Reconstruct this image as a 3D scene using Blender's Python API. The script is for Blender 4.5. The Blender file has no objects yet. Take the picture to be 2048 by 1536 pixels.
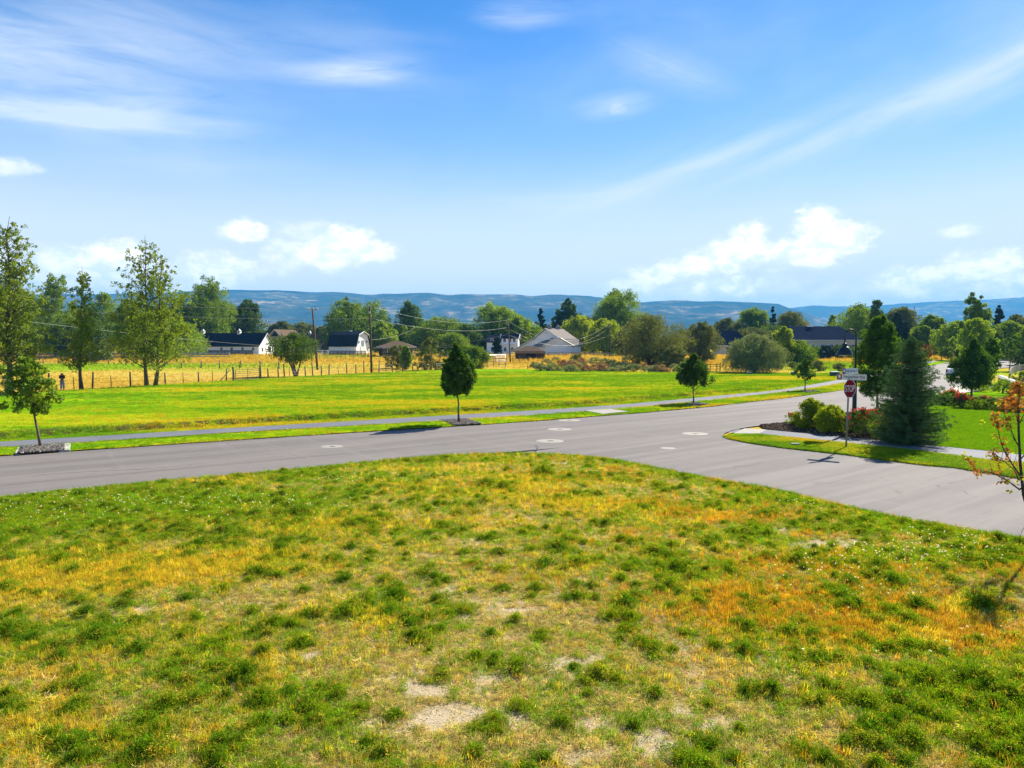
import bpy, math, random
import numpy as np
from mathutils import Vector, Matrix
from mathutils.geometry import tessellate_polygon

S = bpy.context.scene
COL = S.collection
R = math.radians
# ------------------------------------------------------------------ camera
F, CX, CY, CAMZ, PITCH = 1420.0, 1024.0, 768.0, 4.2, math.atan(76 / 1420.0)
cam = bpy.data.objects.new("camera", bpy.data.cameras.new("camera"))
COL.objects.link(cam)
cam.location = (0, 0, CAMZ)
cam.rotation_euler = (R(90) - PITCH, 0, 0)
cam.data.sensor_width = 36
cam.data.lens = F / 2048 * 36
cam.data.clip_start = 0.1
cam.data.clip_end = 40000
S.camera = cam
S.view_settings.view_transform = 'Standard'
S.view_settings.look = 'None'
S.view_settings.gamma = 1
S.view_settings.exposure = 1.4
S.cycles.max_bounces = 6
S.cycles.transparent_max_bounces = 8
S.cycles.volume_bounces = 0
S.cycles.diffuse_bounces = 3
S.cycles.transmission_bounces = 4
# ------------------------------------------------------------------ sun
SUN_EL = R(36.5)
SUN_AZ = math.atan2(0.62, 0.785)          # clockwise from +Y
SD = Vector((math.sin(SUN_AZ) * math.cos(SUN_EL), math.cos(SUN_AZ) * math.cos(SUN_EL), math.sin(SUN_EL)))
sun = bpy.data.objects.new("sun", bpy.data.lights.new("sun", 'SUN'))
COL.objects.link(sun)
sun.location = SD * 100
sun.rotation_euler = SD.to_track_quat('Z', 'Y').to_euler()
sun.data.energy = 5.0
sun.data.angle = R(0.5)
sun.data.color = (1.0, 0.93, 0.80)


def raydir(px, py):
    a = (px - CX) / F
    b = -(py - CY) / F
    cp, sp = math.cos(PITCH), math.sin(PITCH)
    return Vector((a, cp + b * sp, -sp + b * cp))


def azel(px, py):
    d = raydir(px, py).normalized()
    return math.atan2(d.x, d.y), math.asin(d.z)


# ------------------------------------------------------------------ node helper
class NT:
    def __init__(s, tree):
        s.t = tree
        s.n = tree.nodes
        s.l = tree.links

    def node(s, typ, props=None, **inp):
        nd = s.n.new(typ)
        for k, v in (props or {}).items():
            setattr(nd, k, v)
        for k, v in inp.items():
            key = int(k[1:]) if k[0] == '_' and k[1:].isdigit() else k.replace('_', ' ')
            s.set(nd.inputs[key], v)
        return nd

    def set(s, sock, v):
        if isinstance(v, bpy.types.NodeSocket):
            s.l.new(v, sock)
        elif isinstance(v, bpy.types.Node):
            s.l.new(v.outputs[0], sock)
        else:
            if sock.type == 'RGBA' and not isinstance(v, (int, float)) and len(v) == 3:
                v = (*v, 1)
            sock.default_value = v

    def math(s, op, a, b=0.0, c=None, clamp=False):
        nd = s.n.new('ShaderNodeMath')
        nd.operation = op
        nd.use_clamp = clamp
        s.set(nd.inputs[0], a)
        s.set(nd.inputs[1], b)
        if c is not None:
            s.set(nd.inputs[2], c)
        return nd.outputs[0]

    def vm(s, op, a, b=None, out=0):
        nd = s.n.new('ShaderNodeVectorMath')
        nd.operation = op
        s.set(nd.inputs[0], a)
        if b is not None:
            s.set(nd.inputs[1], b)
        return nd.outputs['Value'] if op in ('LENGTH', 'DOT_PRODUCT') else nd.outputs[0]

    def mix(s, fac, a, b, blend='MIX'):
        nd = s.n.new('ShaderNodeMix')
        nd.data_type = 'RGBA'
        nd.blend_type = blend
        s.set(nd.inputs[0], fac)
        s.set(nd.inputs[6], a)
        s.set(nd.inputs[7], b)
        return nd.outputs[2]

    def smooth(s, v, lo, hi, a=0.0, b=1.0):
        nd = s.n.new('ShaderNodeMapRange')
        nd.interpolation_type = 'SMOOTHSTEP'
        s.set(nd.inputs[0], v)
        nd.inputs[1].default_value = lo
        nd.inputs[2].default_value = hi
        nd.inputs[3].default_value = a
        nd.inputs[4].default_value = b
        return nd.outputs[0]

    def noise(s, vec, scale, detail=4, rough=0.55, dist=0.0):
        nd = s.n.new('ShaderNodeTexNoise')
        if vec is not None:
            s.set(nd.inputs['Vector'], vec)
        nd.inputs['Scale'].default_value = scale
        nd.inputs['Detail'].default_value = detail
        nd.inputs['Roughness'].default_value = rough
        nd.inputs['Distortion'].default_value = dist
        return nd.outputs[0]

    def scale(s, vec, sc, rot=(0, 0, 0), loc=(0, 0, 0)):
        nd = s.n.new('ShaderNodeMapping')
        s.set(nd.inputs[0], vec)
        nd.inputs[1].default_value = loc
        nd.inputs[2].default_value = rot
        nd.inputs[3].default_value = sc
        return nd.outputs[0]


# ------------------------------------------------------------------ world: sky and clouds
W = bpy.data.worlds.new("World")
S.world = W
W.use_nodes = True
w = NT(W.node_tree)
w.n.clear()
sky = w.node('ShaderNodeTexSky', dict(sky_type='NISHITA', sun_disc=False, sun_elevation=SUN_EL, sun_rotation=SUN_AZ,
                                      air_density=1.0, dust_density=0.35, ozone_density=2.2, altitude=1700))
tc = w.node('ShaderNodeTexCoord').outputs['Generated']
dirn = w.vm('NORMALIZE', tc)
sep = w.node('ShaderNodeSeparateXYZ', _0=dirn)
az = w.math('ARCTAN2', sep.outputs[0], sep.outputs[1])
el = w.math('ARCSINE', sep.outputs[2])
P = w.node('ShaderNodeCombineXYZ', X=az, Y=el).outputs[0]
# edge break-up for the cumulus
wob = w.noise(w.scale(P, (30, 44, 1)), 1.0, 9, 0.70)
wobv = w.math('MULTIPLY', w.math('SUBTRACT', wob, 0.5), 2.5)
CUM = [  # px, py, rx, ry, strength
    (490, 462, 36, 17, .8), (695, 488, 46, 30, 1), (740, 500, 44, 20, .9), (650, 508, 60, 26, .85), (575, 512, 40, 30, .45),
    (620, 468, 60, 20, .3), (232, 528, 56, 30, 1), (140, 530, 48, 26, .9), (100, 560, 110, 26, .55), (430, 545, 62, 30, .8), (330, 560, 90, 25, .4),
    (1500, 478, 28, 28, 1), (1480, 506, 66, 22, 1), (1405, 532, 66, 18, 1), (1330, 548, 60, 16, .95), (1635, 462, 36, 34, 1),
    (1672, 478, 50, 24, 1), (1610, 505, 60, 26, .95), (1255, 575, 46, 15, .8), (1452, 573, 58, 17, 1), (1360, 585, 90, 14, .35),
    (1825, 560, 50, 24, 1), (1860, 575, 90, 18, .55), (1968, 535, 62, 24, 1), (2025, 555, 60, 24, .95), (2060, 575, 90, 22, .7),
    (1917, 460, 24, 10, .45), (12, 333, 40, 12, .4), (1560, 570, 50, 16, .3), (1690, 590, 60, 18, .35), (1235, 218, 14, 8, .12),
    (-150, 520, 120, 40, 1), (-380, 480, 110, 50, 1), (2300, 540, 120, 45, 1), (2550, 500, 110, 60, 1)]
acc = None
for (px, py, rx, ry, st) in CUM:
    a, e = azel(px, py)
    v = w.vm('SUBTRACT', P, (a, e, 0))
    v = w.vm('MULTIPLY', v, (F / rx, F / ry, 0))
    L = w.vm('LENGTH', v)
    f = w.smooth(w.math('ADD', L, wobv), 1.55, 0.62, 0.0, st)
    acc = f if acc is None else w.math('MAXIMUM', acc, f)
cum = acc
CIR = [  # px, py, rx, ry, tilt degrees (image: positive rises to the right), strength
    (1770, 228, 400, 20, 24, .42), (1740, 250, 420, 60, 24, .16), (1330, 358, 280, 20, 21, .5), (1380, 340, 280, 60, 22, .16), (1120, 405, 200, 24, 4, .40), (2010, 150, 140, 30, 30, .34),
    (1040, 30, 80, 22, 0, .42), (720, 140, 110, 22, 6, .50), (690, 152, 160, 16, -4, .3), (620, 120, 260, 60, -10, .12), (170, 240, 240, 20, -5, .62), (80, 222, 180, 18, -7, .55), (260, 215, 120, 22, 8, .3),
    (130, 150, 280, 100, -10, .34), (60, 100, 220, 60, -8, .3), (300, 60, 200, 50, -20, .2), (1235, 212, 70, 22, 5, .42), (1340, 140, 110, 30, -20, .26), (1910, 400, 200, 17, 8, .55),
    (960, 470, 260, 40, 2, .3), (560, 470, 180, 34, 0, .28), (1500, 440, 120, 20, 6, .3), (380, 330, 200, 30, 0, .16), (1690, 500, 400, 90, 10, .18)]
acc = None
for (px, py, rx, ry, tilt, st) in CIR:
    a, e = azel(px, py)
    a2, e2 = azel(px + 20 * math.cos(R(tilt)), py - 20 * math.sin(R(tilt)))
    v = w.vm('SUBTRACT', P, (a, e, 0))
    v = w.scale(v, (1, 1, 1), rot=(0, 0, -math.atan2(e2 - e, a2 - a)))
    stv = w.noise(w.scale(v, (5, 38, 1), loc=(px * .013, py * .017, 0)), 1.0, 6, 0.66, 0.7)
    v = w.vm('MULTIPLY', v, (F / rx, F / ry, 0))
    L = w.vm('LENGTH', v)
    f = w.math('MULTIPLY', w.smooth(L, 1.6, 0.0, 0.0, min(1, st * 1.15)), w.smooth(stv, 0.25, 0.66))
    acc = f if acc is None else w.math('ADD', acc, f)
veil = w.math('MULTIPLY', w.smooth(w.noise(w.scale(P, (2.2, 7, 1), rot=(0, 0, -.35)), 1.0, 5, 0.55, 0.5), 0.40, 0.75), 0.22)
cir = w.math('MINIMUM', w.math('ADD', acc, veil), 0.8)
skc = w.node('ShaderNodeHueSaturation', Saturation=1.30, Value=1.0, Color=sky.outputs[0]).outputs[0]
skc = w.mix(1.0, skc, (.95, .93, .93), 'MULTIPLY')
skc = w.mix(1.0, skc, (0.86, 1.02, 1.20), 'MULTIPLY')
skc = w.mix(w.smooth(el, .46, .0, 0.0, .92), skc, (4.4, 5.6, 7.6))
skc = w.mix(w.smooth(el, .28, .03, 0.0, .86), skc, (10.2, 8.6, 7.6))
c1 = w.mix(cir, skc, (6.4, 6.7, 7.2))
bot = w.smooth(w.noise(w.scale(P, (34, 50, 1), loc=(3, 1.02, 0)), 1.0, 7, 0.62), 0.38, 0.60)
ccol = w.mix(bot, (9.6, 9.1, 8.7), (14, 12.2, 10.2))
c2 = w.mix(cum, c1, ccol)
bg = w.node('ShaderNodeBackground', Color=c2, Strength=0.06)
out = w.node('ShaderNodeOutputWorld')
w.l.new(bg.outputs[0], out.inputs[0])
W.cycles.sampling_method = 'MANUAL'
W.cycles.sample_map_resolution = 512


# ------------------------------------------------------------------ numpy noise
def _lat(ix, iy, seed):
    h = (ix.astype(np.int64) * 374761393 + iy.astype(np.int64) * 668265263 + seed * 982451653) & 0xffffffff
    h = ((h ^ (h >> 13)) * 1274126177) & 0xffffffff
    h = h ^ (h >> 16)
    return (h & 0xffffff) / float(0xffffff)


def vnoise(x, y, seed=0):
    x = np.asarray(x, float); y = np.asarray(y, float)
    ix, iy = np.floor(x), np.floor(y)
    fx, fy = x - ix, y - iy
    fx = fx * fx * (3 - 2 * fx); fy = fy * fy * (3 - 2 * fy)
    a = _lat(ix, iy, seed); b = _lat(ix + 1, iy, seed); c = _lat(ix, iy + 1, seed); d = _lat(ix + 1, iy + 1, seed)
    return (a * (1 - fx) + b * fx) * (1 - fy) + (c * (1 - fx) + d * fx) * fy


def fbm(x, y, seed=0, oct=4):
    x = np.asarray(x, float); y = np.asarray(y, float)
    s = 0; a = 0.5; t = 0
    for i in range(oct):
        s = s + a * vnoise(x * 2 ** i + 17 * i, y * 2 ** i - 9 * i, seed + i); t += a; a *= 0.5
    return s / t


def H(x, y):
    x = np.asarray(x, float); y = np.asarray(y, float)
    return 0.0131 * np.clip(y - 110, 0, 130) + 0.002 * np.clip(y - 240, 0, 700)


def at(px, py, off=0.0):
    """point of the ground seen at that place of the photograph"""
    d = raydir(px, py)
    lo, hi = 1.0, 3000.0
    for _ in range(60):
        m = (lo + hi) / 2
        p = Vector((0, 0, CAMZ)) + d * m
        if p.z > float(H(p.x, p.y)):
            lo = m
        else:
            hi = m
    p = Vector((0, 0, CAMZ)) + d * lo
    return Vector((p.x, p.y, float(H(p.x, p.y)) + off))


def zat(py, depth):
    d = raydir(CX, py)
    return CAMZ + d.z / d.y * depth


def xat(px, depth):
    return (px - CX) / F * depth * 1.0014


def gnd(px, depth, off=0.0):
    x = xat(px, depth)
    return Vector((x, depth, float(H(x, depth)) + off))


# ------------------------------------------------------------------ object helpers
def tag(o, label=None, cat=None, group=None, kind=None):
    if label: o['label'] = label
    if cat: o['category'] = cat
    if group: o['group'] = group
    if kind: o['kind'] = kind
    return o


def empty(name, loc, rz=0.0):
    o = bpy.data.objects.new(name, None)
    COL.objects.link(o)
    o.location = loc
    o.rotation_euler = (0, 0, rz)
    o.empty_display_size = 0.2
    return o


def link(name, me, mat, parent=None, smooth=False):
    for m in (mat if isinstance(mat, (list, tuple)) else [mat]):
        me.materials.append(m)
    if smooth:
        me.polygons.foreach_set('use_smooth', [True] * len(me.polygons))
    o = bpy.data.objects.new(name, me)
    COL.objects.link(o)
    if parent is not None:
        o.parent = parent
    return o


def npmesh(name, V, Fc, attrs=None):
    """V (n,3); Fc (m,k) equal-sized polygons; attrs name->(n,) floats on points"""
    me = bpy.data.meshes.new(name)
    V = np.asarray(V, np.float32); Fc = np.asarray(Fc, np.int32)
    me.vertices.add(len(V))
    me.vertices.foreach_set('co', V.ravel())
    k = Fc.shape[1]
    me.loops.add(Fc.size)
    me.loops.foreach_set('vertex_index', Fc.ravel())
    me.polygons.add(len(Fc))
    me.polygons.foreach_set('loop_start', np.arange(0, Fc.size, k, dtype=np.int32))
    me.polygons.foreach_set('loop_total', np.full(len(Fc), k, np.int32))
    for kk, v in (attrs or {}).items():
        at_ = me.attributes.new(kk, 'FLOAT', 'POINT')
        at_.data.foreach_set('value', np.asarray(v, np.float32))
    me.update(calc_edges=True)
    return me


class MB:
    def __init__(s):
        s.v = []; s.f = []

    def add(s, vs, fs):
        b = len(s.v)
        s.v += [tuple(v) for v in vs]
        s.f += [tuple(i + b for i in f) for f in fs]
        return s

    def box(s, c, sz, rz=0.0, rx=0.0, ry=0.0):
        x, y, z = sz[0] / 2, sz[1] / 2, sz[2] / 2
        M = Matrix.Translation(c) @ Matrix.Rotation(rz, 4, 'Z') @ Matrix.Rotation(ry, 4, 'Y') @ Matrix.Rotation(rx, 4, 'X')
        vs = [M @ Vector(p) for p in ((-x, -y, -z), (x, -y, -z), (x, y, -z), (-x, y, -z), (-x, -y, z), (x, -y, z), (x, y, z), (-x, y, z))]
        return s.add(vs, [(0, 3, 2, 1), (4, 5, 6, 7), (0, 1, 5, 4), (1, 2, 6, 5), (2, 3, 7, 6), (3, 0, 4, 7)])

    def tube(s, pts, rad, n=6, cap=True):
        pts = [Vector(p) for p in pts]
        if not isinstance(rad, (list, tuple)): rad = [rad] * len(pts)
        rings = []
        for i, p in enumerate(pts):
            t = (pts[min(i + 1, len(pts) - 1)] - pts[max(i - 1, 0)])
            if t.length < 1e-6: t = Vector((0, 0, 1))
            t.normalize()
            u = t.cross(Vector((0, 0, 1)) if abs(t.z) < .95 else Vector((1, 0, 0))).normalized()
            q = t.cross(u)
            rings.append([p + (u * math.cos(2 * math.pi * k / n) + q * math.sin(2 * math.pi * k / n)) * rad[i] for k in range(n)])
        vs = [v for r_ in rings for v in r_]
        fs = []
        for i in range(len(pts) - 1):
            for k in range(n):
                a, b = i * n + k, i * n + (k + 1) % n
                fs.append((a, b, b + n, a + n))
        if cap:
            fs.append(tuple(range(n))[::-1]); fs.append(tuple((len(pts) - 1) * n + k for k in range(n)))
        return s.add(vs, fs)

    def lathe(s, prof, c=(0, 0, 0), n=16):
        vs = []; fs = []
        for r_, z in prof:
            for k in range(n):
                a = 2 * math.pi * k / n
                vs.append((c[0] + r_ * math.cos(a), c[1] + r_ * math.sin(a), c[2] + z))
        for i in range(len(prof) - 1):
            for k in range(n):
                a, b = i * n + k, i * n + (k + 1) % n
                fs.append((a, b, b + n, a + n))
        fs.append(tuple(range(n))[::-1]); fs.append(tuple((len(prof) - 1) * n + k for k in range(n)))
        return s.add(vs, fs)

    def prism(s, poly, a, b, axis='x'):
        """poly of (u,z) outlines extruded from a to b along axis x (u=y) or y (u=x)"""
        n = len(poly)
        mk = (lambda t, u, z: (t, u, z)) if axis == 'x' else (lambda t, u, z: (u, t, z))
        vs = [mk(a, u, z) for u, z in poly] + [mk(b, u, z) for u, z in poly]
        fs = [tuple(range(n)), tuple(range(2 * n - 1, n - 1, -1))]
        for i in range(n):
            j = (i + 1) % n
            fs.append((i, i + n, j + n, j))
        return s.add(vs, fs)

    def sheet(s, a, b, c, d, th):
        """thick quad a b c d, thickened downward along its normal"""
        a, b, c, d = map(Vector, (a, b, c, d))
        nrm = (b - a).cross(d - a).normalized()
        if nrm.z < 0: nrm = -nrm
        lo = [p - nrm * th for p in (a, b, c, d)]
        return s.add([a, b, c, d] + lo, [(0, 1, 2, 3), (7, 6, 5, 4), (0, 4, 5, 1), (1, 5, 6, 2), (2, 6, 7, 3), (3, 7, 4, 0)])

    def build(s, name, mat, parent=None, smooth=False, bevel=0):
        me = bpy.data.meshes.new(name)
        me.from_pydata(s.v, [], s.f)
        me.update()
        import bmesh
        bm = bmesh.new(); bm.from_mesh(me)
        bmesh.ops.recalc_face_normals(bm, faces=bm.faces)
        bm.to_mesh(me); bm.free()
        o = link(name, me, mat, parent, smooth)
        if bevel:
            m = o.modifiers.new('bevel', 'BEVEL'); m.width = bevel; m.segments = 2; m.limit_method = 'ANGLE'
        return o


# ------------------------------------------------------------------ materials
def newmat(name):
    m = bpy.data.materials.new(name)
    m.use_nodes = True
    t = NT(m.node_tree)
    t.n.clear()
    o = t.node('ShaderNodeOutputMaterial')
    return m, t, o


def plain(name, col, rough=0.7, metal=0.0, var=0.12, scale=6.0, bump=0.0, spec=0.3, stretch=(1, 1, 1)):
    m, t, o = newmat(name)
    tcn = t.node('ShaderNodeTexCoord').outputs['Object']
    vec = t.scale(tcn, stretch)
    n1 = t.noise(vec, scale, 5, 0.6)
    c = t.mix(t.smooth(n1, .25, .75), tuple(x * (1 - var) for x in col), tuple(min(1, x * (1 + var)) for x in col))
    b = t.node('ShaderNodeBsdfPrincipled', Base_Color=c, Roughness=rough, Metallic=metal)
    b.inputs['Specular IOR Level'].default_value = spec
    if bump:
        bp = t.node('ShaderNodeBump', Strength=bump, Height=t.noise(vec, scale * 6, 4, .6))
        bp.inputs['Distance'].default_value = 0.03
        t.l.new(bp.outputs[0], b.inputs['Normal'])
    t.l.new(b.outputs[0], o.inputs[0])
    return m


def leafmat(name, dark, light, trans=0.45, tcol=(1.25, 1.15, .4), instanced=False, rough=0.6, gloss=0.015):
    m, t, o = newmat(name)
    if instanced:
        a = t.node('ShaderNodeAttribute', dict(attribute_type='INSTANCER', attribute_name='col'))
        base = a.outputs['Color']
        tone = t.node('ShaderNodeAttribute', dict(attribute_type='GEOMETRY', attribute_name='tone')).outputs['Fac']
        base = t.mix(1.0, base, t.mix(tone, (.55, .55, .55), (1.35, 1.35, 1.35)), 'MULTIPLY')
    else:
        tone = t.node('ShaderNodeAttribute', dict(attribute_type='GEOMETRY', attribute_name='tone')).outputs['Fac']
        rnd = t.node('ShaderNodeObjectInfo').outputs['Random']
        base = t.mix(tone, dark, light)
        base = t.mix(t.math('MULTIPLY', rnd, .3), base, tuple(x * 1.25 for x in light))
    d = t.node('ShaderNodeBsdfDiffuse', Color=base)
    tr = t.node('ShaderNodeBsdfTranslucent', Color=t.mix(1.0, base, tcol, 'MULTIPLY'))
    mx = t.node('ShaderNodeMixShader', _0=trans)
    t.l.new(d.outputs[0], mx.inputs[1]); t.l.new(tr.outputs[0], mx.inputs[2])
    g = t.node('ShaderNodeBsdfGlossy', Color=(1, 1, 1), Roughness=rough)
    mg = t.node('ShaderNodeMixShader', _0=gloss)
    t.l.new(mx.outputs[0], mg.inputs[1]); t.l.new(g.outputs[0], mg.inputs[2])
    t.l.new(mg.outputs[0], o.inputs[0])
    return m


M = {}
M['bark'] = plain('bark_brown', (.13, .095, .07), .9, var=.35, scale=5, bump=.5, stretch=(3, 3, .6))
M['bark_pale'] = plain('bark_pale', (.30, .27, .22), .85, var=.3, scale=4, bump=.3, stretch=(2, 2, .8))
M['bark_dark'] = plain('bark_dark', (.05, .042, .038), .9, var=.3, scale=5, bump=.4)
M['white_wall'] = plain('white_painted_wall', (.82, .83, .86), .7, var=.05, scale=1.2)
M['cream_wall'] = plain('cream_wall', (.62, .55, .42), .8, var=.06, scale=.8)
M['tan_wall'] = plain('tan_wall', (.33, .27, .19), .8, var=.1, scale=.8)
M['black_roof'] = plain('black_shingle_roof', (.014, .021, .034), .95, spec=.0, var=.35, scale=2.5, bump=.3)
M['blue_roof'] = plain('slate_shingle_roof', (.026, .032, .058), .95, spec=.0, var=.3, scale=3, bump=.3)
M['grey_roof'] = plain('grey_shingle_roof', (.22, .19, .165), .9, var=.15, scale=2, bump=.2, spec=.05)
M['brown_roof'] = plain('brown_shingle_roof', (.13, .085, .055), .9, var=.25, scale=2, bump=.3, spec=.05)
M['glass'] = plain('window_glass', (.02, .028, .035), .12, var=.1, spec=.6)
M['trim'] = plain('white_trim', (.8, .8, .8), .5, var=.04)
M['brown_wood'] = plain('brown_wood', (.09, .04, .022), .8, var=.3, scale=3, bump=.3)
M['old_wood'] = plain('weathered_wood', (.15, .125, .10), .9, var=.35, scale=7, bump=.5, stretch=(2, 2, .4))
M['pole_wood'] = plain('utility_pole_wood', (.09, .062, .045), .9, var=.3, scale=4, bump=.4, stretch=(3, 3, .3))
M['steel_rust'] = plain('rusty_steel', (.12, .05, .03), .7, metal=.3, var=.4, scale=9)
M['galv'] = plain('galvanised_steel', (.45, .46, .48), .45, metal=.6, var=.12, scale=8)
M['wire'] = plain('fence_wire', (.12, .11, .10), .5, metal=.5, var=.1)
M['cable'] = plain('pale_cable', (.42, .42, .36), .5, var=.1)
M['concrete'] = plain('pale_concrete', (.27, .25, .21), .85, var=.1, scale=3, bump=.2)
M['kerb'] = plain('white_concrete_kerb', (.45, .43, .39), .8, var=.12, scale=5, bump=.3)
M['iron'] = plain('cast_iron', (.09, .085, .08), .6, metal=.4, var=.3, scale=14)
M['sign_red'] = plain('sign_red', (.24, .004, .02), .6, spec=.1, var=.05)
M['sign_white'] = plain('sign_white', (.78, .78, .76), .4, var=.03)
M['sign_cream'] = plain('sign_cream', (.66, .63, .55), .45, var=.04)
M['sign_blue'] = plain('sign_blue_grey', (.52, .56, .64), .45, var=.04)
M['ink'] = plain('dark_ink', (.012, .014, .03), .5, var=.05)
M['post_mauve'] = plain('sign_post_steel', (.24, .21, .24), .5, metal=.3, var=.1, scale=12)
M['lamp_green'] = plain('dark_green_lamp_paint', (.018, .032, .042), .45, var=.1, scale=9)
M['lamp_glass'] = plain('lamp_lens', (.65, .66, .62), .3, var=.04)
M['box_green'] = plain('utility_green_paint', (.025, .065, .05), .5, var=.15, scale=5)
M['box_top'] = plain('utility_box_lid', (.6, .62, .6), .5, var=.06)
M['car_white'] = plain('white_car_paint', (.68, .70, .74), .25, var=.02, spec=.6)
M['car_dark'] = plain('dark_bumper', (.03, .032, .036), .5, var=.1)
M['rubber'] = plain('tyre_rubber', (.018, .018, .018), .85, var=.1)
M['tail_red'] = plain('tail_light_red', (.42, .01, .012), .25, var=.05)
M['skin'] = plain('skin', (.38, .21, .14), .55, var=.06)
M['hair'] = plain('dark_hair', (.018, .012, .01), .5, var=.2)
M['shirt'] = plain('black_shirt', (.022, .026, .026), .85, var=.2)
M['jeans'] = plain('pale_blue_trousers', (.30, .37, .42), .85, var=.15)
M['shoe'] = plain('dark_shoe', (.04, .035, .03), .7, var=.1)
M['metal_blue'] = plain('blue_grey_metal', (.20, .27, .33), .5, var=.1, scale=2)
M['wall_stone'] = plain('tan_retaining_block', (.34, .30, .24), .9, var=.2, scale=3, bump=.5)

M['leaf_street'] = leafmat('linden_leaves', (.020, .060, .008), (.095, .19, .014), .42)
M['leaf_aspen'] = leafmat('aspen_leaves', (.05, .11, .010), (.24, .31, .022), .46)
M['leaf_dark'] = leafmat('dark_green_leaves', (.022, .062, .010), (.11, .185, .020), .38)
M['leaf_mid'] = leafmat('mid_green_leaves', (.055, .12, .008), (.22, .33, .016), .40)
M['leaf_bright'] = leafmat('bright_green_leaves', (0.0945, 0.1890, 0.0162), (0.2565, 0.3645, 0.0297), .5)
M['leaf_olive'] = leafmat('olive_grey_leaves', (.050, .075, .022), (.19, .215, .055), .32)
M['leaf_silver'] = leafmat('silvery_leaves', (.07, .105, .045), (.30, .36, .16), .28)
M['leaf_sage'] = leafmat('sagebrush_leaves', (0.1265, 0.1552, 0.0690), (0.3105, 0.3450, 0.1495), .3)
M['leaf_rust'] = leafmat('dry_shrub_twigs', (.20, .12, .05), (.44, .27, .11), .3, (1.1, .95, .6))
M['leaf_limebush'] = leafmat('lime_shrub_leaves', (.05, .11, .006), (.42, .50, .014), .42)
M['leaf_lime'] = leafmat('lime_green_leaves', (.10, .17, .008), (.38, .46, .02), .5)
M['leaf_conifer'] = leafmat('conifer_needles', (.012, .034, .022), (.036, .070, .036), .12, (1, 1, .7))
M['leaf_spruce'] = leafmat('spruce_needles', (.022, .062, .026), (.105, .19, .055), .25, (1, 1, .6))
M['leaf_orange'] = leafmat('autumn_leaves', (.16, .06, .014), (.46, .20, .04), .4, (1.2, .9, .4))
M['leaf_yellow'] = leafmat('yellow_green_leaves', (.16, .24, .02), (.50, .50, .04), .5, (1.1, 1, .4))
M['petal_red'] = leafmat('red_rose_petals', (.42, .02, .04), (.65, .09, .08), .4, (1.1, .6, .5))
M['petal_orange'] = leafmat('salmon_petals', (.50, .12, .07), (.68, .26, .14), .4, (1.1, .7, .5))
M['grass_inst'] = leafmat('grass_blades', (0, 0, 0), (1, 1, 1), .5, (1.2, 1.1, .55), instanced=True, gloss=.004)


# ---- ground materials
def groundmat(name, fn, rough=.95, bump=.5, bscale=9, bdist=.05, spec=.0):
    m, t, o = newmat(name)
    pos = t.node('ShaderNodeNewGeometry').outputs['Position']
    c, hgt = fn(t, pos)
    b = t.node('ShaderNodeBsdfPrincipled', Base_Color=c, Roughness=rough)
    b.inputs['Specular IOR Level'].default_value = spec
    if bump:
        bp = t.node('ShaderNodeBump', Strength=bump, Height=hgt if hgt is not None else t.noise(pos, bscale, 5, .65))
        bp.inputs['Distance'].default_value = bdist
        t.l.new(bp.outputs[0], b.inputs['Normal'])
    t.l.new(b.outputs[0], o.inputs[0])
    return m


def attr(t, n):
    return t.node('ShaderNodeAttribute', dict(attribute_type='GEOMETRY', attribute_name=n)).outputs['Fac']


def f_lawn(t, pos):
    a = t.noise(t.scale(pos, (.09, .20, 1), rot=(0, 0, -.10)), 1, 6, .62, .9)
    b = t.noise(t.scale(pos, (.35, .9, 1), rot=(0, 0, -.45)), 1, 4, .6)
    fine = t.noise(pos, 6, 5, .7)
    mow = t.math('SINE', t.math('MULTIPLY', t.vm('DOT_PRODUCT', pos, (.42, -.9, 0)), 3.6))
    v = t.math('ADD', t.math('MULTIPLY', a, .55), t.math('MULTIPLY', b, .45))
    v = t.math('ADD', v, t.math('MULTIPLY', mow, .012))
    v = t.math('ADD', v, t.math('SUBTRACT', attr(t, 'dry'), .055))
    c = t.mix(t.smooth(v, .43, .57), (.13, .30, .003), (.35, .41, .008))
    c = t.mix(t.smooth(v, .58, .72), c, (.52, .38, .03))
    c = t.mix(t.smooth(fine, .3, .75, 0, .45), c, (.09, .19, .004))
    bank = attr(t, 'bank')
    bn = t.math('MULTIPLY', bank, t.smooth(t.noise(pos, 2.2, 4, .6), .35, .6))
    c = t.mix(bn, c, (.10, .075, .03))
    return c, fine


def f_lot(t, pos):
    n1 = t.noise(pos, 1.3, 6, .65)
    n2 = t.noise(pos, 14, 5, .75)
    n3 = t.noise(pos, 60, 3, .7)
    c = t.mix(t.smooth(n1, .35, .65), (.28, .21, .085), (.43, .34, .18))
    c = t.mix(t.smooth(n2, .38, .66), t.mix(.5, c, (.12, .10, .02)), c)
    c = t.mix(t.smooth(n3, .45, .75, 0, .5), c, (.58, .42, .17))
    c = t.mix(attr(t, 'green'), c, t.mix(t.smooth(n2, .3, .7), (.07, .12, .006), (.17, .22, .012)))
    c = t.mix(attr(t, 'bare'), c, t.mix(t.smooth(n3, .3, .7), (.40, .31, .19), (.54, .44, .29)))
    h = t.math('ADD', n2, t.math('MULTIPLY', n3, .4))
    return c, h


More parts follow.
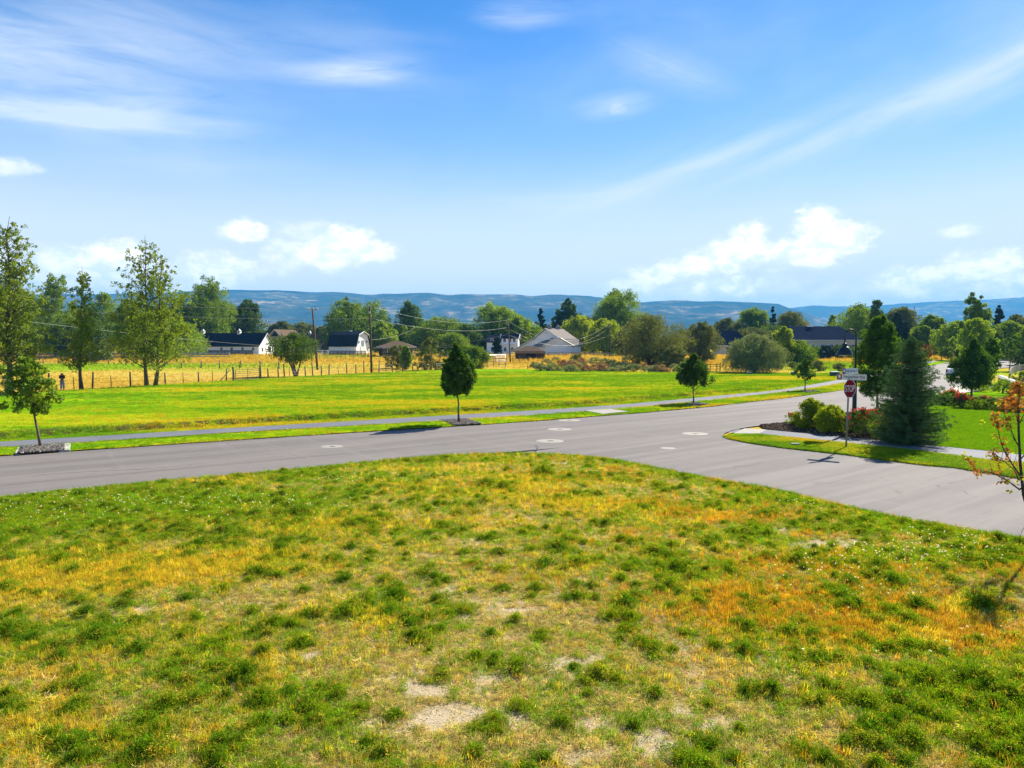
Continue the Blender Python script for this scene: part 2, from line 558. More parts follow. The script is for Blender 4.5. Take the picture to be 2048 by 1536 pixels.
def f_field(t, pos):
    a = t.noise(t.scale(pos, (.02, .09, 1)), 1, 5, .6, .5)
    b = t.noise(t.scale(pos, (.15, .5, 1)), 1, 5, .65)
    fine = t.noise(pos, 3, 5, .7)
    v = t.math('ADD', t.math('MULTIPLY', a, .6), t.math('MULTIPLY', b, .4))
    c = t.mix(t.smooth(v, .4, .6), (.44, .29, .035), (.56, .42, .08))
    c = t.mix(t.smooth(b, .52, .72, 0, .6), c, (.30, .26, .03))
    c = t.mix(attr(t, 'green'), c, (.22, .36, .008))
    c = t.mix(t.smooth(fine, .35, .8, 0, .35), c, (.14, .10, .03))
    return c, fine


def f_asphalt(t, pos):
    rp = t.scale(pos, (1, 1, 1), rot=(0, 0, -.66))
    n1 = t.noise(t.scale(rp, (.05, .9, 1)), 1, 6, .65, .3)
    n4 = t.noise(t.scale(t.scale(pos, (1, 1, 1), rot=(0, 0, .95)), (.05, 1.1, 1)), 1, 5, .65, .3)
    n2 = t.noise(pos, .8, 5, .65)
    n3 = t.noise(pos, 70, 2, .6)
    c = t.mix(t.smooth(n1, .38, .60), (.115, .101, .096), (.165, .146, .132))
    c = t.mix(t.smooth(n4, .56, .70, 0, .35), c, (.20, .18, .165))
    c = t.mix(t.smooth(n2, .4, .75, 0, .3), c, (.098, .09, .092))
    c = t.mix(t.smooth(n3, .35, .75, 0, .45), c, (.27, .25, .23))
    st_ = t.noise(t.scale(rp, (.25, 1.6, 1), loc=(5, 2, 0)), 1, 6, .7, .4)
    c = t.mix(t.smooth(st_, .56, .74, 0, .45), c, (.085, .078, .076))
    c = t.mix(t.smooth(t.noise(pos, 2.6, 5, .75), .60, .74, 0, .35), c, (.21, .19, .17))
    vor = t.node('ShaderNodeTexVoronoi', dict(feature='DISTANCE_TO_EDGE'), Vector=t.vm('ADD', pos, t.vm('MULTIPLY', t.node('ShaderNodeTexNoise', Vector=pos, Scale=.9).outputs[1], (1.6, 1.6, 0))), Scale=.16)
    crack = t.math('MULTIPLY', t.smooth(vor.outputs[0], .005, .0, 0, .8), t.smooth(t.noise(pos, .22, 3, .5), .5, .62))
    c = t.mix(crack, c, (.07, .065, .06))
    return c, n3


def f_path(t, pos):
    n3 = t.noise(pos, 50, 3, .6)
    n1 = t.noise(pos, .5, 4, .6)
    c = t.mix(t.smooth(n1, .3, .7), (.115, .12, .142), (.145, .147, .163))
    c = t.mix(t.smooth(n3, .4, .75, 0, .2), c, (.24, .24, .25))
    return c, n3


def f_hill(t, pos):
    a = t.noise(t.scale(pos, (.0022, .0022, .006)), 1, 6, .62, .6)
    b = t.noise(t.scale(pos, (.011, .006, .05)), 1, 7, .72)
    c = t.mix(t.smooth(a, .40, .58), (.016, .032, .022), (.10, .085, .045))
    c = t.mix(t.smooth(b, .50, .60, 0, .85), c, (.006, .018, .014))
    c = t.mix(t.smooth(t.math('ADD', a, b), 1.02, 1.12, 0, .0), c, (.36, .25, .14))
    c = t.mix(t.math('MULTIPLY', t.smooth(b, .47, .40), t.smooth(a, .47, .60)), c, (.42, .29, .16))
    return c, b


def f_mulch(t, pos):
    n = t.noise(pos, 25, 5, .8)
    c = t.mix(t.smooth(n, .3, .7), (.05, .035, .025), (.19, .14, .10))
    return c, n


M['lawn'] = groundmat('mown_lawn', f_lawn, bump=.8, bdist=.08)
M['lot'] = groundmat('dry_lot_soil', f_lot, bump=.9, bdist=.04)
M['field'] = groundmat('dry_pasture', f_field, bump=.7, bdist=.2)
M['asphalt'] = groundmat('worn_asphalt', f_asphalt, rough=.85, bump=.25, bdist=.006, spec=.12)
M['path'] = groundmat('smooth_asphalt_path', f_path, rough=.8, bump=.2, bdist=.005, spec=.12)
M['hill'] = groundmat('scrubby_hillside', f_hill, bump=.6, bdist=12)
M['mulch'] = groundmat('bark_mulch', f_mulch, bump=1, bdist=.05)


# ------------------------------------------------------------------ polylines on the ground (world points)
def line(pts, pre=(), post=()):
    return [Vector(p) for p in pre] + [at(*p) for p in pts] + [Vector(p) for p in post]


def resample(pl, n):
    P_ = np.array([(p[0], p[1]) for p in pl], float)
    seg = np.hypot(*np.diff(P_, axis=0).T)
    s_ = np.r_[0, np.cumsum(seg)]
    # smooth (Catmull-like through fine linear + box filter)
    t = np.linspace(0, s_[-1], n)
    x = np.interp(t, s_, P_[:, 0]); y = np.interp(t, s_, P_[:, 1])
    return np.c_[x, y]


def smoothpl(a, k=5):
    p = np.pad(a, ((k, k), (0, 0)), mode='edge')
    # keep ends by reflecting slopes
    for i in range(k):
        p[i] = 2 * a[0] - a[k - i]; p[-1 - i] = 2 * a[-1] - a[-1 - (k - i)]
    ker = np.ones(2 * k + 1) / (2 * k + 1)
    return np.c_[np.convolve(p[:, 0], ker, 'valid'), np.convolve(p[:, 1], ker, 'valid')]


def loft(name, A, B, ts, mat, off=0.0, zfun=None, attrs=None, kind='structure'):
    """sheet between polylines A and B (n,2 arrays of same n)"""
    n = len(A); m = len(ts)
    ts = np.asarray(ts)[:, None, None]
    G = A[None] * (1 - ts) + B[None] * ts
    X = G[..., 0].ravel(); Y = G[..., 1].ravel()
    Z = H(X, Y) + off
    T = np.repeat(np.asarray(ts).ravel(), n)
    if zfun is not None: Z = Z + zfun(X, Y, T)
    i = np.arange(m - 1)[:, None] * n + np.arange(n - 1)[None]
    i = i.ravel()
    Fc = np.c_[i, i + 1, i + n + 1, i + n]
    # make faces look up
    v0, v1, v3 = G.reshape(-1, 2)[Fc[0, 0]], G.reshape(-1, 2)[Fc[0, 1]], G.reshape(-1, 2)[Fc[0, 3]]
    cr = (v1[0] - v0[0]) * (v3[1] - v0[1]) - (v1[1] - v0[1]) * (v3[0] - v0[0])
    if cr < 0: Fc = Fc[:, ::-1]
    at_ = {k: f(X, Y, T) for k, f in (attrs or {}).items()}
    me = npmesh(name, np.c_[X, Y, Z], Fc, at_)
    o = link(name, me, mat, smooth=True)
    if kind: o['kind'] = kind
    return o


def polysheet(name, pts, mat, off=0.0, kind='structure', th=0.0):
    vs = [Vector((p[0], p[1], float(H(p[0], p[1])) + off)) for p in pts]
    tr = tessellate_polygon([[Vector((v.x, v.y, 0)) for v in vs]])
    me = bpy.data.meshes.new(name)
    fs = [tuple(t) for t in tr]
    me.from_pydata(vs, [], fs)
    me.update()
    if me.polygons[0].normal.z < 0:
        me.flip_normals()
    if th:
        import bmesh
        bm = bmesh.new(); bm.from_mesh(me)
        r_ = bmesh.ops.extrude_face_region(bm, geom=bm.faces[:])
        vv = [g for g in r_['geom'] if isinstance(g, bmesh.types.BMVert)]
        bmesh.ops.translate(bm, verts=vv, vec=(0, 0, -th))
        bmesh.ops.recalc_face_normals(bm, faces=bm.faces)
        bm.to_mesh(me); bm.free()
    o = link(name, me, mat)
    if kind: o['kind'] = kind
    return o


road_far = line([(0, 913), (135, 903), (400, 886), (600, 871), (729, 865), (893, 854), (963, 850), (1127, 839), (1258, 827), (1388, 818), (1426, 812),
                 (1560, 798), (1623, 789), (1685, 781), (1770, 757), (1840, 736), (1898, 724), (1975, 718), (2060, 716)], pre=[(-70, -4, 0), (-45, 11, 0)])
road_near = line([(0, 998), (260, 970), (600, 940), (790, 920), (893, 912), (1010, 908), (1519, 851), (1576, 845), (1650, 834), (1700, 826), (1790, 809), (1880, 787),
                  (1925, 770), (1960, 750), (1990, 738), (2060, 728)], pre=[(-70, -18, 0), (-40, 2, 0)])
path_lo = line([(0, 898), (135, 890), (273, 879), (400, 869.5), (600, 858.5), (893, 843), (1200, 824), (1394, 804.5), (1560, 787.5), (1685, 769), (1760, 752), (1840, 731), (1880, 722)],
               pre=[(-70, 0, 0), (-45, 14, 0)])
path_up = line([(0, 886), (105, 881), (273, 868.5), (400, 860.6), (600, 850), (878, 833), (1200, 814.6), (1363, 799), (1560, 781), (1685, 758), (1760, 744), (1840, 726), (1875, 717)],
               pre=[(-70, 2.5, 0), (-45, 17, 0)])
fence_l = line([(20, 797), (185, 782), (331, 772), (465, 763), (560, 756), (742, 746), (900, 738.5), (1050, 738), (1160, 740.6), (1316, 744.6), (1560, 745), (1640, 748), (1700, 742), (1790, 730), (1850, 719)],
               pre=[(-75, 40, 0), (-55, 50, 0)])
NS = 260
rf = smoothpl(resample(road_far, NS)); pl_ = smoothpl(resample(path_lo, NS)); pu = smoothpl(resample(path_up, NS)); fl = smoothpl(resample(fence_l, NS), 3)
rn = smoothpl(resample(road_near, 600), 2)
rf6 = smoothpl(resample(road_far, 600), 8)


def match(A, B):
    """for each point of A nearest parameter on B, so lofts run square across"""
    s_ = np.linspace(0, 1, len(B))
    return B


def squared(A, B, n=NS, k=9):
    """resample B so that its points lie opposite A's"""
    out_ = []
    last = 0
    for p in A:
        d = np.hypot(B[:, 0] - p[0], B[:, 1] - p[1])
        j = int(np.argmin(d)); j = max(j, last); last = j
        out_.append(B[j])
    return smoothpl(np.array(out_), k)


def fine(a, n=4000):
    s_ = np.r_[0, np.cumsum(np.hypot(*np.diff(a, axis=0).T))]
    t = np.linspace(0, s_[-1], n)
    return np.c_[np.interp(t, s_, a[:, 0]), np.interp(t, s_, a[:, 1])]


rn_o = squared(rf6, fine(rn), 600, 2)
loft('road', rf6, rn_o, np.linspace(0, 1, 6), M['asphalt'])
verge_B = squared(rf, fine(pl_))


def edge_bump(X, Y, T):
    return .035 + .05 * np.sin(np.pi * np.clip(T, 0, 1)) + .03 * (fbm(X * 2, Y * 2, 5) - .5)


def dry_verge(X, Y, T):
    return (np.abs(T - .5) > .36) * .22 * fbm(X * .5, Y * .5, 8) + .0


rngv = np.random.default_rng(4)
wob_rf = rf + np.c_[(fbm(np.arange(NS) * .7, np.zeros(NS), 3) - .5) * .5, (fbm(np.arange(NS) * .7, np.ones(NS), 4) - .5) * .3]
verge = loft('verge', wob_rf, verge_B, np.linspace(0, 1, 12), M['lawn'], zfun=edge_bump, attrs={'dry': dry_verge, 'bank': lambda X, Y, T: X * 0})
path_B = squared(pl_, fine(pu))
loft('path', pl_, path_B, np.linspace(0, 1, 3), M['path'], off=.05)
_f = fine(fl, 3000); _br = _f[:, 0] / _f[:, 1]; _o = np.argsort(_br)
_pb = np.where(pu[:, 1] > 5, pu[:, 0] / np.maximum(pu[:, 1], 5), -9)
lawn_B = np.c_[np.interp(_pb, _br[_o], _f[_o, 0]), np.interp(_pb, _br[_o], _f[_o, 1])]
# far end of the lawn: stay ahead of the path
ts = np.r_[np.linspace(0, .15, 40), np.linspace(.16, 1, 60)]


def bank_dist(X, Y, T):
    B_ = pu
    out_ = np.zeros(len(X))
    P_ = np.c_[X, Y]
    for i0 in range(0, len(X), 4000):
        q = P_[i0:i0 + 4000]
        out_[i0:i0 + 4000] = np.sqrt(((q[:, None, :] - B_[None]) ** 2).sum(-1)).min(1)
    return out_


def lawn_z(X, Y, T):
    d = bank_dist(X, Y, T)
    wv = (fbm(X * .35, Y * .35, 12) - .5) * .8
    s_ = np.clip((d - 1.5 - wv) / .55, 0, 1)
    s_ = s_ * s_ * (3 - 2 * s_)
    z = .03 + .30 * s_ * np.clip((95 - Y) / 40, 0, 1) + .05 * (fbm(X * 1.5, Y * 1.5, 2) - .5)
    # hollow with a lip near the fence, left
    c = at(164, 803); z = z - .55 * np.exp(-(((X - c.x) / 2.0) ** 2 + ((Y - c.y) / 1.1) ** 2)) + .28 * np.exp(-(((X - c.x + 1.7) / 1.3) ** 2 + ((Y - c.y + 1.8) / .8) ** 2))
    c = at(185, 808); z = z + .22 * np.exp(-(((X - c.x) / 1.8) ** 2 + ((Y - c.y + .8) / .6) ** 2))
    return z * np.where(T > .999, .3, 1)


def bank_a(X, Y, T):
    d = bank_dist(X, Y, T)
    wv = (fbm(X * .35, Y * .35, 12) - .5) * .8
    c = at(164, 803)
    holl = np.exp(-(((X - c.x) / 2.2) ** 2 + ((Y - c.y) / 1.2) ** 2)) * .8
    return np.clip(np.exp(-((d - 1.75 - wv) / .42) ** 2) + holl, 0, 1)


def lawn_dry(X, Y, T):
    z = X * 0 + .03
    for (px, py, rx, ry, s_) in [(1170, 790, 14, 2.5, .22), (1130, 780, 10, 1.5, .1), (850, 765, 10, 4, .1), (700, 800, 12, 4, .07), (1540, 755, 6, 2.5, .32), (1430, 768, 6, 3, .2), (1340, 792, 5, 2, .12),
                             (1640, 757, 8, 2.5, .2), (300, 850, 10, 2, .1), (480, 785, 10, 4, .08), (250, 800, 12, 5, -.12), (1330, 765, 14, 5, -.06), (1000, 750, 16, 4, -.07), (560, 830, 20, 1.8, -.09), (1000, 808, 18, 1.5, -.05)]:
        c = at(px, py)
        z = z + s_ * np.exp(-(((X - c.x) / rx) ** 2 + ((Y - c.y) / ry) ** 2))
    return z


loft('lawn', pu, lawn_B, ts, M['lawn'], zfun=lawn_z, attrs={'dry': lawn_dry, 'bank': bank_a})

# base ground out to the horizon
def geo(a, b, n, p=2.2):
    return a + (b - a) * np.linspace(0, 1, n) ** p


xs = np.r_[-geo(90, 9000, 26)[::-1], np.linspace(-89, 119, 105), geo(121, 9000, 26)]
ys = np.r_[-geo(12, 6000, 12)[::-1], np.linspace(-10, 250, 131), geo(256, 9500, 26)]
GX, GY = np.meshgrid(xs, ys)
gx, gy = GX.ravel(), GY.ravel()
gz = H(gx, gy) - .06
nx = len(xs)
gi = (np.arange(len(ys) - 1)[:, None] * nx + np.arange(nx - 1)[None]).ravel()


def field_green(X, Y):
    z = 0 * X
    for (px, py, rx, ry, s_) in [(230, 731, 40, 11, 1.0), (20, 735, 30, 12, 1), (450, 742, 12, 3, .5), (560, 716, 30, 8, .35), (1620, 730, 10, 14, 1.1), (1690, 733, 9, 16, 1.1), (1740, 740, 12, 14, 1), (1980, 745, 14, 14, .9),
                                 (690, 712, 30, 8, .5), (1230, 712, 12, 12, .5), (1960, 790, 30, 8, 1.2), (2040, 770, 20, 12, 1.), (1000, 706, 12, 20, .6)]:
        c = at(px, py)
        z = z + s_ * np.exp(-(((X - c.x) / rx) ** 2 + ((Y - c.y) / ry) ** 2))
    z = z + .5 * (Y > 300)
    return np.clip(z + (fbm(X * .08, Y * .2, 31) - .5) * 1.0 * (z > .08), 0, 1)


gme = npmesh('ground', np.c_[gx, gy, gz], np.c_[gi, gi + 1, gi + nx + 1, gi + nx], {'green': field_green(gx, gy)})
link('ground', gme, M['field'], smooth=True)['kind'] = 'structure'

# side road and the corner
corner = [(1519, 851), (1490, 855), (1466, 860), (1450, 866), (1445, 872), (1458, 878), (1498, 886), (1562, 895), (1683, 908), (1748, 917), (1849, 930), (1910, 935), (2048, 958)]
near2 = [(1010, 908), (1127, 909), (1200, 915), (1290, 931), (1400, 955), (1537, 976), (1705, 1018), (1800, 1039), (2048, 1080)]
side_pts = [at(*p) for p in near2] + [Vector((16, 10.5, 0)), Vector((30, -4, 0)), Vector((42, 2, 0)), Vector((24, 17.2, 0))] + [at(*p) for p in corner[::-1]]
polysheet('side_road', side_pts, M['asphalt'], off=-.0015)

# the lot in the foreground
lot_edge = [Vector((-70, -18.2, 0)), Vector((-40, 1.6, 0))] + [at(*p) for p in [(0, 999), (260, 971), (600, 941), (790, 921), (893, 913), (1010, 909), (1127, 911), (1200, 917), (1290, 933), (1400, 957), (1537, 978), (1705, 1020), (1800, 1041), (2048, 1082)]] + [Vector((16, 10.3, 0)), Vector((30, -4.3, 0))]
le = smoothpl(resample(lot_edge, 700), 6)
wn = np.arange(700)
le_w = le + np.c_[(fbm(wn * .35, wn * 0, 7) - .5) * .35, (fbm(wn * .35, wn * 0 + 3, 9) - .5) * .35]
lot_bot = np.c_[np.linspace(-34, 28, 700), np.full(700, -22.)]

# greenness, bareness of the lot (what grows where)
GREEN = [(0, 1050, 5, 2.6, .9), (250, 1010, 5, 2, .9), (520, 1000, 4, 1.5, .7), (650, 955, 3, 1, .8), (1000, 925, 3, .8, .6), (40, 1270, 1.6, .7, .7), (600, 1040, 1.6, 1, .4),
         (1300, 955, 2.5, .8, .5), (1600, 1000, 2.5, .7, .9), (1850, 1060, 3, 1, .9), (1980, 1130, 2, 1, .6), (1830, 1110, 2, .6, .5), (1980, 1420, 1.2, 1, .9), (1750, 1330, 1.0, .7, .35), (420, 1290, 1, .8, .35),
         (300, 1400, .7, .5, .35), (640, 1450, .8, .5, .5), (1150, 1400, .9, .6, .35), (1600, 1480, .9, .5, .35), (1350, 1130, 1.2, .6, .3), (450, 1080, 2.4, .8, .35)]
YELLOW = [(250, 1130, 4, .9, .9), (60, 1180, 2, .9, .8), (450, 1130, 3, .7, .6), (700, 1045, 2, 1, .7), (900, 985, 2.6, 1, .8), (1100, 960, 2.6, 1, .8), (1250, 1010, 2.6, 1, .8), (1400, 1040, 2.5, 1, .7),
          (1100, 1140, 2, .9, .5), (1600, 1130, 2, .8, .9), (1650, 1260, 2, 1, .8), (1850, 1220, 1.4, .8, .6), (760, 1230, 1.0, .6, .8), (150, 1350, 1.2, .7, .6), (1500, 1200, 1.5, .8, .8), (1980, 1140, 1, .4, .5), (100, 1420, .9, .5, .5)]
BARE = [(1150, 1450, 1.6, .8, .5), (1000, 1230, 1.3, .9, .42), (1100, 1340, 1.4, .6, .4), (800, 1480, 1.0, .5, .35), (1450, 1330, 1.0, .6, .3), (560, 1330, 1.0, .5, .2), (840, 1385, .22, .34, .85), (885, 1440, .36, .17, .9), (935, 1425, .2, .12, .8), (1140, 1328, .25, .16, .9), (618, 1412, .28, .18, 1.), (1690, 1092, 1.1, .45, .9), (1640, 1060, .8, .3, .5), (1105, 927, .9, .28, 1.1), (870, 985, .7, .2, .8),
        (560, 1465, .25, .15, .8), (1210, 1250, .5, .4, .4), (1480, 1480, .5, .3, .6), (1430, 990, .6, .2, .6), (1420, 1440, .5, .3, .5), (1560, 1060, .5, .3, .5), (990, 1090, .6, .3, .4), (1690, 1130, .6, .2, .7), (1290, 1500, .4, .2, .6),
        (550, 1260, .5, .2, .4), (300, 1180, .6, .2, .4), (700, 1310, .5, .2, .35)]


STRAW = [(1050, 1300, 2.2, 1.6, .6), (1300, 1450, 1.8, .8, .6), (1000, 1130, 1.6, 1, .4), (300, 1420, 1.2, .5, .4), (820, 1450, 1.2, .6, .5), (1560, 1350, 1.0, .6, .3)]


def blobs(X, Y, L_):
    z = 0 * X
    for (px, py, rx, ry, s_) in L_:
        c = at(px, py)
        z = z + s_ * np.exp(-(((X - c.x) / rx) ** 2 + ((Y - c.y) / ry) ** 2))
    return z


def edge_d(X, Y):
    out_ = np.zeros(len(X)); P_ = np.c_[X, Y]; B_ = le[::3]
    for i0 in range(0, len(X), 5000):
        q = P_[i0:i0 + 5000]
        out_[i0:i0 + 5000] = np.sqrt(((q[:, None, :] - B_[None]) ** 2).sum(-1)).min(1)
    return out_


def lot_fields(X, Y):
    g = blobs(X, Y, GREEN); yl = blobs(X, Y, YELLOW); br = blobs(X, Y, BARE)
    g = g + .35 * np.exp(-(edge_d(X, Y) / .8) ** 2)
    n = fbm(X * .9, Y * 1.1, 41, 5); n2 = fbm(X * 2.6, Y * 2.8, 47, 4)
    green = g + (n - .5) * 1.5 + (n2 - .5) * 1.7 + .07
    bare = br * 1.05 + (fbm(X * 2.6, Y * 3.0, 53, 5) - .5) * 2.5 - g * .6 - .16 + (fbm(X * 7, Y * 7, 59, 3) - .5) * .9
    yel = yl + (fbm(X * .6, Y * .8, 61, 4) - .5) * 1.6
    sw = blobs(X, Y, STRAW)
    return green - sw * .45, bare + sw * .12, yel - sw * 1.2


def lz(X, Y):
    return .03 + .07 * (fbm(X * .8, Y * .8, 21) - .5) + .03 * (fbm(X * 4, Y * 4, 22) - .5)


def lot_z(X, Y, T):
    return lz(X, Y) * np.clip(.25 + T * 20, 0, 1)


tl = np.r_[np.linspace(0, .02, 6), np.linspace(.03, 1, 150)]
loft('lot_soil', le_w, lot_bot, tl, M['lot'], zfun=lot_z,
     attrs={'green': lambda X, Y, T: np.clip(lot_fields(X, Y)[0] * .7, 0, 1) * .8, 'bare': lambda X, Y, T: np.clip(lot_fields(X, Y)[1], 0, 1)})

# corner strip, path, bed and right-hand lawn
def poly(name, pts, mat, off, th=0.0, kind='structure'):
    return polysheet(name, [at(*p) if len(p) == 2 and not isinstance(p, Vector) else p for p in pts], mat, off, kind, th)


strip_o = poly('corner_strip', [(1447, 873), (1460, 879), (1498, 886.5), (1562, 896), (1683, 909), (1748, 918), (1849, 931), (1910, 936), (2048, 959), Vector((24.4, 17.3, 0)), Vector((24.6, 19.2, 0)), (2048, 928), (1968, 921),
                               (1849, 905), (1732, 892), (1683, 887), (1517, 870), (1470, 868)], M['lawn'], .045, .06)
poly('corner_path', [(1505, 861.5), (1535, 861), (1683, 875), (1874, 893.5), (1963, 902), (2048, 911), Vector((25.5, 22.3, 0)), Vector((24.6, 19.3, 0)), (2048, 927), (1968, 920), (1849, 904), (1732, 891), (1683, 886), (1517, 869), (1480, 868), (1456, 866), (1475, 860)], M['path'], .035)
poly('ramp_slab', [(1468, 868), (1490, 858), (1534, 861), (1517, 869)], M['concrete'], .043)
poly('ramp_slab', [(1169, 824), (1220, 821), (1257, 826), (1206, 831)], M['concrete'], .105, .11)
poly('mulch_bed', [(1519, 851), (1576, 845.5), (1650, 835), (1700, 827), (1790, 810), (1800, 818), (1870, 892), (1683, 874), (1535, 860.5)], M['mulch'], .04, .05)
poly('garden_lawn', [(1790, 810), (1880, 788), (1960, 786), (2060, 789), Vector((60, 50, 0)), Vector((50, 20, 0)), Vector((25.5, 22.4, 0)), (2048, 910.5), (1963, 901.5), (1874, 893), (1870, 892), (1800, 818)], M['lawn'], .05, .06)
for o in (bpy.data.objects['corner_strip'], bpy.data.objects['garden_lawn']):
    for k in ('dry', 'bank'):
        a_ = o.data.attributes.new(k, 'FLOAT', 'POINT')
        v_ = (.02 if o.name == 'corner_strip' else -.30) if k == 'dry' else 0
        a_.data.foreach_set('value', [v_] * len(o.data.vertices))
poly('pavement', [(1935, 796), (2060, 799), (2060, 796), (1938, 793)], M['concrete'], .06, .05)
poly('driveway', [(1880, 787), (1925, 770), (1960, 772), (1965, 780), (1900, 790)], M['concrete'], .012)
poly('upper_road', [(1985, 737), (1995, 718), (2080, 716), (2080, 733)], M['asphalt'], .05)


# ------------------------------------------------------------------ hills
def ridge(name, prof, dist, base_d, seed, zb=0.0, depthbeyond=800):
    pxs = np.linspace(prof[0][0], prof[-1][0], 420)
    pys = np.interp(pxs, [p[0] for p in prof], [p[1] for p in prof])
    pys = pys + (fbm(pxs * .03, pxs * 0, seed) - .5) * 3.0
    rows = []
    T = np.r_[np.linspace(0, 1, 46), np.array([1.06, 1.15, 1.3])]
    for t in T:
        d = base_d + (dist - base_d) * t
        x = (pxs - CX) / F * d
        hr = CAMZ + (692 - pys) / F * dist
        y = np.full_like(x, d)
        prof_t = np.clip(t, 0, 1) ** 1.25
        gul = fbm(x * .0016 + 3, y * .0007, seed + 5, 5)
        g2 = np.abs(fbm(x * .0035, y * .0012 + 7, seed + 9, 4) - .5) * 2
        z = hr * (prof_t + (gul - .5) * .55 * np.sin(np.pi * min(t, 1)) + (g2 - .3) * .22 * np.sin(np.pi * min(t, 1) ** 1.5))
        if t > 1: z = hr * (1 - (t - 1) * .25)
        y = y + (gul - .5) * 500 * min(t, 1) * (1 - .999 * (t >= .99) * (t <= 1.0))
        rows.append(np.c_[x, y, np.maximum(z, 2) + zb - 6 * (t == 0)])
    V = np.concatenate(rows)
    n = 420
    i = (np.arange(len(T) - 1)[:, None] * n + np.arange(n - 1)[None]).ravel()
    me = npmesh(name, V, np.c_[i, i + 1, i + n + 1, i + n])
    o = link(name, me, M['hill'], smooth=True)
    o['kind'] = 'structure'
    return o


ridge('hills', [(-900, 600), (-200, 592), (100, 590), (255, 588), (466, 581), (537, 581), (625, 585), (664, 585), (751, 590), (771, 588), (858, 587), (901, 590.6), (926, 589), (1034, 590), (1065, 594), (1100, 590), (1180, 593),
                (1285, 606), (1336, 601), (1404, 603), (1492, 605), (1556, 608.5), (1575, 616), (1640, 640), (1750, 670), (1850, 690)], 5200, 3000, 3)
ridge('hills', [(1480, 625), (1566, 618), (1620, 612), (1712, 613), (1863, 604), (1970, 600.5), (2048, 595), (2400, 590), (3000, 600)], 7800, 5400, 8)


# ------------------------------------------------------------------ foliage
def leafquads(rng, C_, rad, per, L, Wd, up=0.0, flat=1.0, tone_c=None, shell=.4, cone=None):
    """clumps of leaves. C_ (k,3) centres, rad (k,) radii"""
    k = len(C_)
    N = k * per
    d = rng.normal(size=(N, 3)); d /= np.linalg.norm(d, axis=1)[:, None]
    r_ = rng.random(N) ** shell
    rr = np.repeat(rad, per)
    p = np.repeat(C_, per, 0) + d * (r_ * rr)[:, None] * np.array([1, 1, flat])
    a = rng.normal(size=(N, 3)) + d * .5; a[:, 2] += up
    a /= np.linalg.norm(a, axis=1)[:, None]
    b = np.cross(a, rng.normal(size=(N, 3))); b /= np.linalg.norm(b, axis=1)[:, None] + 1e-9
    l = L * rng.uniform(.6, 1.3, N)[:, None]; wd = Wd * rng.uniform(.6, 1.3, N)[:, None]
    V = np.stack([p - a * l * .5, p + b * wd * .5 + a * l * .08, p + a * l * .5, p - b * wd * .5 + a * l * .08], 1).reshape(-1, 3)
    Fc = np.arange(N * 4).reshape(N, 4)
    tc_ = rng.random(k) if tone_c is None else tone_c
    tone = np.clip(np.repeat(tc_, per) * .55 + rng.random(N) * .45, 0, 1)
    return V, Fc, np.repeat(tone, 4)


def joinq(parts):
    V = []; Fc = []; T = []; b = 0
    for v, f, t in parts:
        V.append(v); Fc.append(f + b); T.append(t); b += len(v)
    return np.concatenate(V), np.concatenate(Fc), np.concatenate(T)


def prof_clumps(rng, n, z0, z1, R0, prof, surf=.45, lump=.3, rc=.2, spires=None):
    t = rng.random(n) ** .9
    pr = np.interp(t, [p[0] for p in prof], [p[1] for p in prof])
    keep = rng.random(n) < np.clip(pr + .25, 0, 1)
    t, pr = t[keep], pr[keep]
    a = rng.random(len(t)) * 2 * np.pi
    lob = 1 + lump * np.sin(a * 3 + rng.random() * 6 + t * 5) * .6 + lump * (rng.random(len(t)) - .5)
    r_ = R0 * pr * lob * rng.random(len(t)) ** surf
    C_ = np.c_[np.cos(a) * r_, np.sin(a) * r_, z0 + (z1 - z0) * t]
    rad = R0 * rc * rng.uniform(.6, 1.25, len(t)) * (.55 + .45 * pr)
    return C_, rad


PROF = {
    'round': [(0, .35), (.12, .8), (.4, 1), (.7, .85), (.9, .5), (1, .12)],
    'oval': [(0, .35), (.15, .85), (.38, 1), (.62, .85), (.85, .42), (1, .05)],
    'egg': [(0, .6), (.08, .95), (.32, 1), (.55, .95), (.7, .66), (.82, .34), (.92, .16), (1, .05)],
    'tall': [(0, .5), (.15, .85), (.45, 1), (.75, .75), (.92, .4), (1, .1)],
    'column': [(0, .6), (.2, .95), (.6, .9), (.85, .6), (1, .12)],
    'loose': [(0, .7), (.1, 1), (.32, 1), (.5, .78), (.7, .62), (.88, .45), (1, .15)],
    'dome': [(0, .85), (.2, 1), (.5, .95), (.75, .75), (.92, .4), (1, .1)],
    'spread': [(0, .5), (.2, .85), (.5, 1), (.8, .7), (1, .25)],
}


